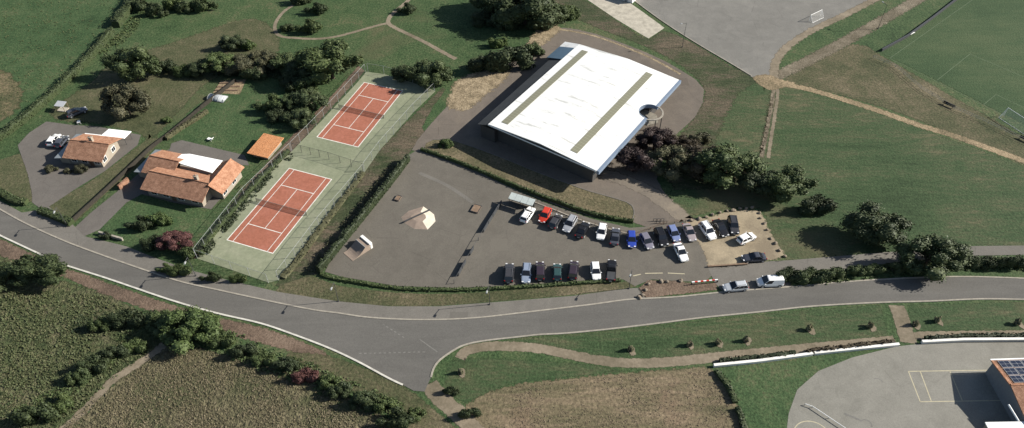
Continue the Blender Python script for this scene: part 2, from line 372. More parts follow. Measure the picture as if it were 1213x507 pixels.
# hall roof: white trapezoidal sheeting
s = Nodes('white_sheet_roof'); p = s.pos(True)
wv = s.n('ShaderNodeTexWave', bands_direction='X'); wv.inputs['Scale'].default_value = 1.6; s.l(p, wv.inputs['Vector'])
z = s.noise(s.pos(True, scale=(.10, .75, 1)), 1.0, 5, .75)
c0 = s.ramp(z, [(.36, (.46, .46, .44)), (.42, (.66, .66, .64)), (.7, (.74, .74, .73))])
s.color(c0)
s.b.inputs['Roughness'].default_value = .6; s.bump(wv.outputs['Fac'], .12, .03); M['hallroof'] = s.m
s = Nodes('olive_skylight'); p = s.pos(True)
wv = s.n('ShaderNodeTexWave', bands_direction='Y'); wv.inputs['Scale'].default_value = .32; s.l(p, wv.inputs['Vector'])
s.color(s.ramp(wv.outputs['Fac'], [(.05, (.25, .25, .18)), (.2, (.165, .160, .115)), (.9, (.20, .195, .14))])); s.b.inputs['Roughness'].default_value = .5
M['skylight'] = s.m
M['schoolwall'] = plain('grey_school_wall', (.17, .18, .195), .8, var=.1)
M['shadesheet'] = plain('shaded_wall_sheet', (.045, .048, .05), .7, .3, var=.15, vscale=.6)  # tone of the shaded west wall, laid on the lean-to roof
M['hallwall'] = plain('shade_dark_hall_cladding', (.06, .057, .055), .6, .3, var=.1, vscale=.5)  # darkened so that the south wall's shade sits in the colour
M['fascia'] = plain('blue_grey_fascia', (.16, .205, .275), .5, .4, var=.08)

# ------------------------------------------------------------------ ground sheets
LV = [0]
def sheet(name, pts, mat, level, rim=0.6, sm=4, step=2.0, world=False):
    """a patch of ground laid a few millimetres over the one below; its rim carries the ragged edge"""
    q = pts if world else P2(pts)
    q = smooth(q, sm, True) if sm > 1 else q
    q = densify(q, step)
    area = sum(q[i-1].x*q[i].y-q[i].x*q[i-1].y for i in range(len(q)))
    if area < 0: q.reverse()
    z = .004*level
    me = bpy.data.meshes.new(name)
    N = len(q)
    if rim > 0:
        inn, outr = offset(q, rim/2, True), offset(q, -rim/2, True)
    else: inn, outr = q, None
    flat = [Vector((p.x, p.y, 0)) for p in inn]
    tris = geometry.tessellate_polygon([flat])
    v = [(p.x, p.y, z) for p in inn]; f = [tuple(t) for t in tris]
    if outr:
        v += [(p.x, p.y, z) for p in outr]
        for i in range(N): j = (i+1) % N; f.append((i, N+i, N+j, j))
    me.from_pydata(v, [], f)
    at = me.attributes.new('rim', 'FLOAT', 'POINT')
    at.data.foreach_set('value', [1.0]*N+([0.0]*N if outr else []))
    bm = bmesh.new(); bm.from_mesh(me)
    for fc in bm.faces:
        if fc.normal.z < 0: fc.normal_flip()
    bm.to_mesh(me); bm.free()
    o = add(name, me, mat); o['kind'] = 'structure'; return o
def ribbon(pts, width, sm=5, world=False):
    q = pts if world else P2(pts)
    q = smooth(q, sm)
    return offset(q, width/2)+list(reversed(offset(q, -width/2)))
def band(name, pts, width, mat, level, rim=.5, sm=5):
    return sheet(name, ribbon(pts, width, sm), mat, level, min(rim, width*.75), 1, 1.5, world=True)
def kerb(name, pts, width, height, mat, sm=5):
    b = MB(); q = densify(smooth(P2(pts), sm), 1.0, False); b.strip(q, width, -.05, height)
    return tag(b.build(name, mat), kind='structure')

g = MB(); S_ = 3000; g.quad((-S_, -S_, 0), (S_, -S_, 0), (S_, S_, 0), (-S_, S_, 0)); tag(g.build('ground', M['grass']), kind='structure')
# meadows, lawns and fields
sheet('meadow', [(-60,-40),(160,-5),(140,28),(110,70),(50,124),(0,168),(-40,205),(-140,205)], M['grass_dark'], 1, 1.5)
sheet('dry_patch', [(-20,92),(8,84),(22,100),(26,118),(12,136),(-20,150)], M['drypatch'], 2, 4)
sheet('lawn', [(108,98),(135,72),(200,52),(300,22),(330,60),(250,95),(215,128),(180,165),(165,158),(115,146),(70,142),(62,128)], M['grass_lawn'], 2, 2.5)
sheet('house_lawn', [(58,244),(92,224),(125,203),(164,173),(178,164),(190,166),(165,195),(130,225),(95,258),(84,262)], M['grass_lawn'], 3, .8, 2)
sheet('house_lawn', [(-30,205),(23,182),(33,206),(38,231),(34,240),(4,224),(-30,222)], M['grass_lawn'], 3, .8, 2)
sheet('garden_lawn', [(228,128),(262,112),(292,96),(335,112),(320,150),(300,172),(268,178),(210,168),(205,158)], M['grass_dark'], 3, 1)
sheet('garden_lawn', [(155,238),(168,230),(205,240),(245,250),(262,240),(285,220),(238,300),(225,306),(165,286),(120,272)], M['grass_dark'], 3, .8, 2)
sheet('football_pitch', [(1042,62),(1140,-5),(1330,-60),(1500,60),(1330,200),(1186,134),(1120,100)], M['grass_pitch'], 4, 1.5, 1)
sheet('playing_field', [(912,100),(955,108),(1040,133),(1105,158),(1213,196),(1300,230),(1300,290),(1155,290),(1035,299),(945,309),(925,300),(908,262),(900,247),(850,248),(808,258),(795,240),(800,215),(850,180)], M['grass_field'], 2, 2, 2)
sheet('rough_field', [(930,95),(960,104),(1050,128),(1130,160),(1240,205),(1240,180),(1120,110),(1044,66),(1010,52),(945,84)], M['verge'], 3, 2, 2)
sheet('rough_bank', [(640,0),(692,0),(735,28),(768,47),(785,36),(822,52),(865,78),(905,100),(908,150),(895,190),(880,215),(800,225),(790,185),(822,140),(836,108),(810,80),(765,55),(705,32)], M['bank'], 4, 2, 2)
sheet('grass_bank', [(846,172),(875,110),(905,98),(912,110),(905,160),(895,190),(860,190)], M['grass_field'], 5, 3, 2)
sheet('crop_field', [(60,540),(120,470),(165,430),(200,408),(260,418),(330,438),(400,466),(450,490),(500,520),(520,560),(0,560)], M['crop'], 3, 2.5, 3)
sheet('scrub_field', [(-60,300),(0,302),(40,322),(80,334),(130,350),(170,372),(205,398),(165,426),(110,470),(60,530),(-60,560)], M['rough'], 2, 2, 3)
sheet('mown_field', [(552,480),(600,458),(660,450),(740,442),(820,436),(842,438),(865,465),(880,500),(884,540),(580,560),(560,510)], M['hay'], 3, 1.5, 2)
sheet('green_strip', [(530,432),(548,416),(610,401),(680,396),(760,388),(860,377),(950,368),(1043,361),(1052,400),(1000,405),(860,420),(740,428),(660,416),(600,409),(560,412),(545,424),(600,425),(700,432),(740,440),(660,448),(600,456),(550,478),(525,462)], M['grass_field'], 2, .8, 1)
sheet('green_strip', [(1078,361),(1213,358),(1300,358),(1300,392),(1213,390),(1095,392),(1076,390)], M['grass_field'], 2, .8, 1)
sheet('school_lawn', [(846,437),(940,427),(1062,412),(1010,424),(970,440),(945,462),(935,490),(930,530),(890,540),(886,505),(868,465)], M['grass_dark'], 4, .3, 1)
sheet('court_bank', [(430,200),(478,148),(525,103),(545,125),(500,160),(482,185),(430,255),(375,325),(345,345),(326,338),(380,262)], M['bank'], 3, .8, 1)
sheet('court_verge', [(226,306),(290,222),(345,162),(385,122),(425,78),(432,84),(345,180),(234,306)], M['dirt'], 5, .8, 1)
sheet('grass_slope', [(500,150),(530,104),(545,118),(528,140),(512,156)], M['grass_dark'], 4, 1, 2)
sheet('verge', [(326,345),(350,332),(372,328),(400,338),(470,347),(540,348),(600,344),(680,338),(742,334),(752,340),(680,349),(600,356),(520,362),(450,362),(395,356)], M['verge'], 4, .4, 2)
sheet('brown_verge', [(-40,270),(0,283),(58,310),(130,336),(200,360),(258,376),(310,388),(348,401),(385,418),(380,426),(330,412),(270,396),(215,380),(140,355),(80,330),(40,316),(0,303),(-40,290)], M['dirt'], 4, 1.2, 3)
sheet('green_verge', [(345,418),(392,422),(440,440),(478,458),(520,490),(560,530),(500,530),(450,480),(400,455),(345,430)], M['verge'], 5, 1.2, 3)
# tracks and paths
band('footpath', [(365,-8),(352,3),(336,14),(327,26),(326,36),(333,43),(350,45),(375,46),(400,43),(430,35),(448,30),(462,27)], 1.0, M['path'], 5, .35)
band('footpath', [(490,-8),(482,2),(470,12),(462,20),(460,27),(468,33),(485,41),(505,51),(525,62),(540,70)], 1.25, M['path'], 6, .5)
band('dirt_track', [(905,98),(925,100),(955,105),(990,115),(1040,131),(1085,147),(1130,161),(1175,177),(1230,197)], 2.0, M['track'], 5, 1.1)
band('dirt_track', [(902,186),(907,160),(912,135),(916,112),(917,100)], 1.0, M['path'], 5, 1.0)
band('dirt_track', [(910,187),(914,160),(918,135),(921,112),(920,100)], .8, M['path'], 6, .8)
band('worn_track', [(905,98),(945,78),(990,55),(1038,28),(1095,-5),(1130,-25)], 3.4, M['wornsoil'], 7, 2.6)
band('sandy_path', [(545,425),(552,416),(572,411),(600,410),(640,413),(670,419),(710,427),(745,430),(790,429),(860,422),(950,413),(1060,403)], 2.0, M['path'], 5, .6)
band('sandy_path', [(1072,398),(1130,397),(1213,396),(1300,396)], 1.8, M['path'], 5, .6)
band('sandy_path', [(1062,362),(1068,378),(1076,406)], 3.0, M['path'], 6, .6, 3)
band('sandy_path', [(508,455),(520,470),(545,492),(575,525)], 3.0, M['path'], 5, 1.0, 3)
band('field_track', [(195,408),(165,430),(135,450),(105,480),(70,515)], 1.5, M['path'], 5, 1.4)
# paved areas
sheet('hall_apron', [(488,178),(506,152),(538,118),(580,84),(620,55),(645,36),(668,33),(705,40),(765,62),(808,84),(834,106),(824,138),(798,162),(785,190),(778,212),(796,240),(812,258),(838,262),(840,300),(780,275),(745,262),(700,256),(640,236),(560,200),(510,180)], M['apron'], 8, .5, 2)
band('pale_edge', [(1050,-8),(1000,18),(962,36),(932,56),(918,76),(917,97)], 2.2, M['path'], 9, 1.6)
sheet('bare_soil', [(892,92),(908,88),(924,94),(942,99),(926,104),(914,107),(902,102)], M['track'], 10, 1.2, 3)
band('bare_strip', [(658,34),(705,43),(765,66),(806,88)], .7, M['sand'], 9, .8)
band('worn_strip', [(705,203),(735,212),(765,225),(785,238),(800,250),(815,262)], 3.6, M['wornpath'], 9, 2.2)
sheet('car_park', [(484,184),(497,176),(520,184),(560,200),(600,220),(645,240),(700,259),(746,270),(775,268),(812,262),(840,285),(848,312),(846,324),(835,334),(800,333),(772,331),(752,339),(738,331),(680,334),(600,339),(540,341),(470,339),(405,328),(385,322),(392,308),(420,272),(455,224)], M['carpark'], 10, 0, 1)
sheet('sand', [(530,126),(534,110),(541,96),(560,87),(585,82),(606,79),(598,94),(584,106),(568,119),(552,131),(540,130)], M['sand'], 12, 3.2, 3)
sheet('sand', [(624,62),(626,50),(634,38),(656,30),(664,34),(655,44),(640,55)], M['sand'], 12, 3.2, 3)
band('seam', [(497,205),(530,220),(560,240)], .5, M['pave'], 11, .5)
sheet('gravel_lot', [(806,270),(818,263),(845,256),(868,250),(890,249),(902,254),(910,270),(918,285),(928,303),(905,309),(846,317),(835,302),(826,285)], M['lotsand'], 11, 1.6, 3)
sheet('side_lane', [(838,316),(890,311),(940,308),(1035,300),(1100,295),(1155,291.5),(1213,291),(1300,291),(1300,302),(1213,302),(1155,303),(1060,311),(1005,318),(955,330),(930,342),(858,348),(846,334)], M['pave'], 11, 0, 1)
sheet('dirt_patch', [(757,341),(768,332),(805,333),(822,336),(848,335),(850,343),(810,348),(764,353)], M['dirt'], 12, .8, 1)
sheet('school_yard', [(930,530),(935,490),(945,462),(970,440),(1010,424),(1062,411),(1090,408),(1213,402),(1330,400),(1330,560),(930,560)], M['schoolyard'], 8, .2, 1)
sheet('gravel_pitch', [(742,-6),(782,23),(822,49),(866,75),(904,99),(917,98),(912,76),(928,57),(960,35),(1040,-2),(1080,-30),(740,-40)], M['gravel'], 8, .5, 1)
sheet('concrete_slab', [(690,-5),(737,-2),(760,14),(786,33),(768,45),(730,22)], M['concrete'], 6, .5, 1)
sheet('driveway', [(21,172),(35,157),(55,144),(85,148),(116,150),(167,160),(163,172),(124,203),(91,223),(58,245),(48,247),(38,240),(38,230),(33,206),(24,181)], M['drive'], 9, .3, 1)
sheet('driveway', [(88,270),(110,250),(140,226),(165,205),(190,180),(210,175),(290,190),(280,215),(250,248),(205,240),(168,230),(150,240),(118,272),(100,280)], M['drive'], 9, .3, 1)
sheet('driveway', [(203,170),(215,166),(290,184),(295,196),(270,195),(200,180)], M['drive'], 10, .3, 1)
# road and pavement
UP = [(-60,215),(-30,231),(0,248),(30,264.5),(75,285),(120,302),(170,319.5),(215,334),(260,344),(320,357),(370,367),(400,371),(440,376.5),(500,379),(560,377),(620,370.5),(700,361),(745,355),(800,352),(860,346),(930,340.5),(1003,334),(1050,331),(1091,329),(1145,328),(1213,330),(1300,335)]
LO = [(-60,250),(-30,264),(0,279),(58,306),(80,315),(130,331),(202,355.5),(256,371),(308,383),(346.6,396),(388.5,412),(423,428),(460,448),(477,456)]
RT = [(510.6,447),(514,436),(521.7,426),(540,413.5),(555,407.5),(577,403.5),(608,400),(640,396.5),(670,395),(722,390),(781,383),(832,376.5),(897,370),(963,363),(1043,358.5),(1101,357),(1158,354.5),(1213,355),(1300,357)]
up = smooth(P2(UP), 5); lo = smooth(P2(LO), 5); rt = smooth(P2(RT), 5)
tip = P2([(490,463),(503,464)])
sheet('main_road', lo+tip+rt+list(reversed(up)), M['road'], 13, 0, 1, 3, world=True)
pv_top = P2([(-60,205),(0,238),(26,252),(45,249),(58,245),(84,264),(100,280),(130,287),(150,292),(185,306),(225,320),(262,330),(330,346),(400,357),(460,363),(520,363),(600,357),(680,350.5),(742,342),(757,341),(766,353)])
upcut = [p for p in up if p.x < G(766, 354).x]
sheet('pavement', pv_top+[G(766, 354.5)]+list(reversed(upcut)), M['pave'], 12, 0, 1, 3, world=True)
kerb('kerb', UP, .32, .13, M['kerb'])
kerb('kerb', LO, .34, .13, M['kerb_white'])
kerb('kerb', RT, .32, .13, M['kerb'])
kerb('kerb', [(745,-4),(782,23.5),(822,49.5),(866,75.5),(890,90)], .3, .15, M['kerb'], 3)
kerb('kerb', [(612,246),(640,252),(660,256),(690,266),(720,276),(742,282)][:0] or [(634,240),(655,248),(680,258),(710,268),(740,276),(752,278)], .3, .15, M['kerb'], 3)
# road paint
b = MB()
def dashes(b, a, c, n, wd, z, duty=.55):
    a = G(*a); c = G(*c); d = (c-a); L = d.length; ang = math.atan2(d.y, d.x)
    for i in range(n):
        m = a.lerp(c, (i+.5)/n); b.quad(*[Vector((m.x, m.y, z))+Matrix.Rotation(ang, 3, 'Z') @ Vector((sx*L/n*duty/2, sy*wd/2, 0)) for sx, sy in ((-1,-1),(1,-1),(1,1),(-1,1))])
def line(b, a, c, wd, z): dashes(b, a, c, 1, wd, z, 1)
dashes(b, (424,419), (505,417), 14, .22, .004*14, .5); dashes(b, (452,383), (480,401), 6, .2, .004*14, .5)
line(b, (497,402), (518,417), .18, .004*14)
tag(b.build('road_marking', M['paint_faint']), kind='structure')
b = MB()
line(b, (764,324), (785,323.6), .2, .004*13); line(b, (791,323.6), (811,324.6), .2, .004*13); line(b, (750,327), (759,325), .2, .004*13)
tag(b.build('car_park_marking', M['paint_yellow']), kind='structure')

# ------------------------------------------------------------------ tennis courts
TH = -0.3497
def court(cx, cy):
    def W(x, y, z): return Vector((cx+x*math.cos(TH)-y*math.sin(TH), cy+x*math.sin(TH)+y*math.cos(TH), z))
    hw, hl = 5.485, 11.885
    b = MB(); b.quad(W(-hw, -hl, .052), W(hw, -hl, .052), W(hw, hl, .052), W(-hw, hl, .052)); tag(b.build('court_surface', M['court_red']), kind='structure')
    b = MB()
    def ln(x0, y0, x1, y1, wd=.13):
        d = Vector((x1-x0, y1-y0, 0)).normalized(); n = Vector((-d.y, d.x, 0))*wd/2; e = d*wd/2
        q = [Vector((x0, y0, 0))-n-e, Vector((x1, y1, 0))-n+e, Vector((x1, y1, 0))+n+e, Vector((x0, y0, 0))+n-e]
        b.quad(*[W(p.x, p.y, LZ[0]) for p in q])
    LZ = [.056]
    ln(-hw, -hl, hw, -hl, .2); ln(-hw, hl, hw, hl, .2)
    LZ = [.060]
    ln(-hw, -hl, -hw, hl, .2); ln(hw, -hl, hw, hl, .2)
    ln(-4.115, -hl, -4.115, hl); ln(4.115, -hl, 4.115, hl)
    LZ[0] = .064; ln(-4.115, -6.4, 4.115, -6.4, .17); ln(-4.115, 6.4, 4.115, 6.4, .17)
    LZ[0] = .068; ln(0, -6.4, 0, 6.4)
    tag(b.build('court_lines', M['paint']), kind='structure')
    return W
PADZ = .048
PAD = [(232.5,306),(252,283),(290,234),(345,180),(384,140),(424,97),(434,85),(455,88),(489,98),(516,108),(490,133),(450,178),(432,204),(378,268),(330,332),(318,335),(275,320)]
sheet('tennis_pad', PAD, M['court_green'], 12, 0, 1, 3)
Wn = court(-49.60, 116.15); Wf = court(-37.17, 149.75)
def net(W, label):
    t = thing('tennis_net', label, 'tennis net', W(0, 0, .05), TH, 'nets across the tennis courts')
    for sx in (-6.2, 6.2):
        p = MB(); p.tube((sx, 0, 0), (sx, 0, 1.12), .06); p.build('post', M['darkgrey'], t)
    n_ = MB(); n_.box((0, 0, .5), (12.3, .05, .9)); n_.build('netting', M['mesh_net'], t)
    h = MB(); h.box((0, 0, .985), (12.3, .07, .06)); h.build('tape', M['paint_faint'], t)
net(Wn, 'low dark net across the nearer red tennis court'); net(Wf, 'low dark net across the farther red tennis court')

def fence(name, pts, h, gap, label, cat, post_m, panel_m, group=None, pr=.05, rails=True, railr=.03):
    q = P2(pts); o = thing(name, label, cat, q[0], 0, group); o0 = q[0]
    st = densify(q, gap, False)
    for p in st:
        b = MB(); b.tube(p-o0, p-o0+Vector((0, 0, h)), pr, k=6); b.build('post', post_m, o)
    if panel_m:
        b = MB()
        for a, c in zip(st[:-1], st[1:]):
            a = a-o0; c = c-o0; b.quad(a, c, c+Vector((0, 0, h-.05)), a+Vector((0, 0, h-.05)))
        b.build('wire_mesh', panel_m, o)
    if rails:
        b = MB()
        for a, c in zip(st[:-1], st[1:]):
            for zz in ((h,) if panel_m else (h, h*.5)): b.tube(a-o0+Vector((0, 0, zz)), c-o0+Vector((0, 0, zz)), railr, k=5)
        b.build('rail', post_m, o)
    return o
FG = 'chain link fences round the tennis courts'
fence('chainlink_fence', [(233,305),(290,233),(345,180)], 2.6, 3.0, 'chain link fence between the nearer tennis court and the tiled house', 'fence', M['grey'], M['mesh'], FG)
fence('chainlink_fence', [(346,179),(384,140),(433,86)], 2.6, 3.0, 'chain link fence between the farther tennis court and the garden trees', 'fence', M['grey'], M['mesh'], FG)
fence('chainlink_fence', [(234,306),(275,320),(318,335)], 2.6, 3.0, 'short chain link fence closing the road end of the nearer tennis court', 'fence', M['grey'], M['mesh'], FG)
fence('chainlink_fence', [(330,332),(378,268),(431,205)], 2.6, 3.0, 'chain link fence along the nearer court on the skate park side', 'fence', M['grey'], M['mesh'], FG)
fence('chainlink_fence', [(432,203),(450,178),(490,133),(515,108)], 2.6, 3.0, 'chain link fence along the farther court on the sports hall side', 'fence', M['grey'], M['mesh'], FG)
fence('chainlink_fence', [(436,85),(455,88),(489,98),(514,107)], 2.6, 3.0, 'chain link fence closing the tree end of the farther tennis court', 'fence', M['grey'], M['mesh'], FG)
fence('chainlink_fence', [(347,178),(390,189),(430,202)], 2.2, 2.4, 'chain link divider fence between the two tennis courts', 'fence', M['darkgrey'], M['mesh'], FG, .05)

# ------------------------------------------------------------------ vegetation
def crown_mesh(name, seed, n_lobes, n_leaf, leaf_s, zlo, zhi, rlo, rhi, spread):
    rnd = random.Random(seed); lob = []
    for i in range(n_lobes):
        a = rnd.random()*2*math.pi; rr = spread*math.sqrt(rnd.random()); z = zlo+(zhi-zlo)*rnd.random()
        rr *= math.sqrt(max(.12, 1-((z-(zlo+zhi)*.45)/((zhi-zlo)*.75))**2))
        lob.append((Vector((rr*math.cos(a), rr*math.sin(a), z)), rlo+(rhi-rlo)*rnd.random()))
    b = MB()
    for c, r in lob:                                # ragged inner mass that stops the sky showing straight through
        bm = bmesh.new(); bmesh.ops.create_icosphere(bm, subdivisions=2, radius=r*.78)
        n0 = len(b.v)
        for v in bm.verts:
            k = 1+.28*mnoise.noise(v.co*5/r*.4+c*7)
            b.v.append(c+v.co*k)
        for f in bm.faces: b.f.append(tuple(n0+v.index for v in f.verts))
        bm.free()
    for i in range(n_leaf):
        c, r = lob[rnd.randrange(n_lobes)]
        d = Vector((rnd.gauss(0, 1), rnd.gauss(0, 1), rnd.gauss(.25, 1))).normalized()
        p = c+d*r*(.70+(.62 if rnd.random() < .15 else .42)*rnd.random())
        if any((p-c2).length < r2*.62 for c2, r2 in lob): continue
        if p.z < .06: continue
        n = (d+Vector((rnd.gauss(0, .6), rnd.gauss(0, .6), rnd.gauss(.2, .6)))).normalized()
        q = n.to_track_quat('Z', 'Y') @ Matrix.Rotation(rnd.random()*6.3, 3, 'Z').to_quaternion()
        s = leaf_s*(.6+.8*rnd.random())
        b.quad(*[p+q @ Vector((sx*s*.5, sy*s*.36, 0)) for sx, sy in ((-1,-.4),(.1,-1),(1,.4),(-.1,1))])
    me = bpy.data.meshes.new(name); me.from_pydata([tuple(v) for v in b.v], [], b.f); return me
TREE_ME = [crown_mesh('crown', 10+i, 30, 7600, .075, .40, 1.3, .15, .37, .86) for i in range(6)]
BUSH_ME = [crown_mesh('foliage', 40+i, 17, 3200, .105, .14, .72, .18, .40, .80) for i in range(5)]
for me in TREE_ME+BUSH_ME: me.materials.append(M['leaf_green'])
def trunk_mesh(seed):
    rnd = random.Random(seed); b = MB(); p = Vector((0, 0, -.05)); r = .065
    for z in (.15, .35, .55, .8):
        q = Vector((rnd.gauss(0, .03), rnd.gauss(0, .03), z)); b.tube(p, q, r, r*.8, 8); p = q; r *= .8
        if z > .2:
            for k in range(3):
                a = rnd.random()*6.3; b.tube(p, p+Vector((.4*math.cos(a), .4*math.sin(a), .25+.2*rnd.random())), r*.6, r*.2, 5)
    me = b.mesh('trunk'); me.materials.append(M['bark']); return me
TRUNK_ME = [trunk_mesh(3), trunk_mesh(4)]
STEM = MB()
for k in range(5): STEM.tube((0, 0, -.05), (.3*math.cos(k*1.3), .3*math.sin(k*1.3), .4), .03, .015, 5)
STEM_ME = STEM.mesh('stem'); STEM_ME.materials.append(M['bark'])
vr = random.Random(99)
def tree(px, py, r, sp, label, hr=1.0, ry=None, name='tree', group=None, cat='tree'):
    """px, py = middle of the crown in the photo, r = crown radius in photo pixels"""
    r *= 1.22; ry = ry*1.22 if ry else None
    rm = r/ppm(px, py); rym = (ry or r)/ppm(px, py)
    hr *= .82; zc = .85*rm*hr; p = G(px, py, zc); p.z = 0
    t = thing(name, label, cat, p, vr.random()*6.28 if not ry else vr.choice((0, math.pi)), group, (rm, rym, rm*hr))
    add('crown', vr.choice(TREE_ME), M['leaf_'+sp], t); add('trunk', vr.choice(TRUNK_ME), None, t); return t
def bush(px, py, r, sp, label, hr=1.0, ry=None, name='shrub', group=None, cat='shrub'):
    if name == 'shrub': r *= 1.18; ry = ry*1.18 if ry else None
    rm = r/ppm(px, py); rym = (ry or r)/ppm(px, py)
    p = G(px, py, .45*rm*hr); p.z = 0
    t = thing(name, label, cat, p, vr.random()*6.28 if not ry else vr.choice((0, math.pi)), group, (rm, rym, rm*hr))
    add('foliage', vr.choice(BUSH_ME), M['leaf_'+sp], t); add('stem', STEM_ME, None, t); return t
def hedge(pts, width, height, sp, label, cat='hedge', group=None, sm=3, dens=26, name='hedge', rag=.12):
    q = densify(smooth(P2(pts), sm), .8, False); b = MB(); rnd = random.Random(len(label)*31+int(abs(q[0].x)))
    hs = []
    for p in q: hs.append(height*(1+rag*1.6*mnoise.noise(p*.45)))
    L, Rr = offset(q, width/2*.86), offset(q, -width/2*.86)
    n0 = len(b.v)
    for i, (a, c) in enumerate(zip(L, Rr)):
        ja = Vector((rnd.gauss(0, rag*.5), rnd.gauss(0, rag*.5), 0)); h = hs[i]*.93
        b.v += [Vector((a.x, a.y, 0)), Vector((a.x, a.y, h*.85))+ja, (a*.75+c*.25)+Vector((0, 0, h)), (a*.25+c*.75)+Vector((0, 0, h)), Vector((c.x, c.y, h*.85))+ja, Vector((c.x, c.y, 0))]
    for i in range(len(q)-1):
        for k in range(5): b.f.append((n0+6*i+k, n0+6*i+k+1, n0+6*i+7+k, n0+6*i+6+k))
    b.f.append(tuple(n0+k for k in range(5, -1, -1))); b.f.append(tuple(n0+6*(len(q)-1)+k for k in range(6)))
    for i in range(len(q)-1):
        ln = (q[i+1]-q[i]).length
        for k in range(int(ln*dens*(width+2*height)/2.5)):
            t = rnd.random(); u = rnd.random()*(width+2*height); h = hs[i]
            a = L[i].lerp(L[i+1], t); c = Rr[i].lerp(Rr[i+1], t); nx = (a-c).normalized()
            if u < height: p = a+Vector((0, 0, u*h/height)); n = nx
            elif u < height+width: p = a.lerp(c, (u-height)/width)+Vector((0, 0, h)); n = Vector((0, 0, 1))
            else: p = c+Vector((0, 0, (u-height-width)*h/height)); n = -nx
            p = p+n*rnd.gauss(.02, .07)
            n = (n+Vector((rnd.gauss(0, .6), rnd.gauss(0, .6), rnd.gauss(.2, .5)))).normalized()
            qq = n.to_track_quat('Z', 'Y') @ Matrix.Rotation(rnd.random()*6.3, 3, 'Z').to_quaternion(); s = .34*(.6+.8*rnd.random())
            if p.z < .03: continue
            b.quad(*[p+qq @ Vector((sx*s*.5, sy*s*.4, 0)) for sx, sy in ((-1,-.4),(.1,-1),(1,.4),(-.1,1))])
    o0 = q[0].copy(); b.v = [v-o0 for v in b.v]
    me = bpy.data.meshes.new(name); me.from_pydata([tuple(v) for v in b.v], [], b.f)
    return tag(add(name, me, M['leaf_'+sp], None, o0), label, cat, group)
def tufts(name, region, n, mat, size, label_kind='stuff', seed=5, keep=None):
    q = P2(region); xs = [p.x for p in q]; ys = [p.y for p in q]; rnd = random.Random(seed); b = MB(); c = 0
    poly = [Vector((p.x, p.y)) for p in q]
    def inside(x, y):
        ins = False
        for i in range(len(poly)):
            a, d = poly[i-1], poly[i]
            if (a.y > y) != (d.y > y) and x < (d.x-a.x)*(y-a.y)/(d.y-a.y)+a.x: ins = not ins
        return ins
    tries = 0
    while c < n and tries < n*6:
        tries += 1
        x = rnd.uniform(min(xs), max(xs)); y = rnd.uniform(min(ys), max(ys))
        if not inside(x, y): continue
        den = mnoise.noise(Vector((x*.18, y*.18, 0)))+.5*mnoise.noise(Vector((x*.7, y*.7, 3)))
        if den < rnd.uniform(-.5, .35): continue
        c += 1; S0 = size*(.5+rnd.random()*.9)
        for k in range(5):
            a = rnd.random()*6.3; o = Vector((x+rnd.gauss(0, S0*.35), y+rnd.gauss(0, S0*.35), S0*.35*rnd.random()))
            n_ = Vector((math.cos(a)*.6, math.sin(a)*.6, .7+rnd.random()*.6)).normalized(); qq = n_.to_track_quat('Z', 'Y')
            s = S0*(.5+.5*rnd.random()); b.quad(*[o+Vector((0, 0, s*.3))+qq @ Vector((sx*s*.5, sy*s*.5, 0)) for sx, sy in ((-1,-.4),(.1,-1),(1,.4),(-.1,1))])
    me = bpy.data.meshes.new(name); me.from_pydata([tuple(v) for v in b.v], [], b.f); return tag(add(name, me, mat), kind='stuff')
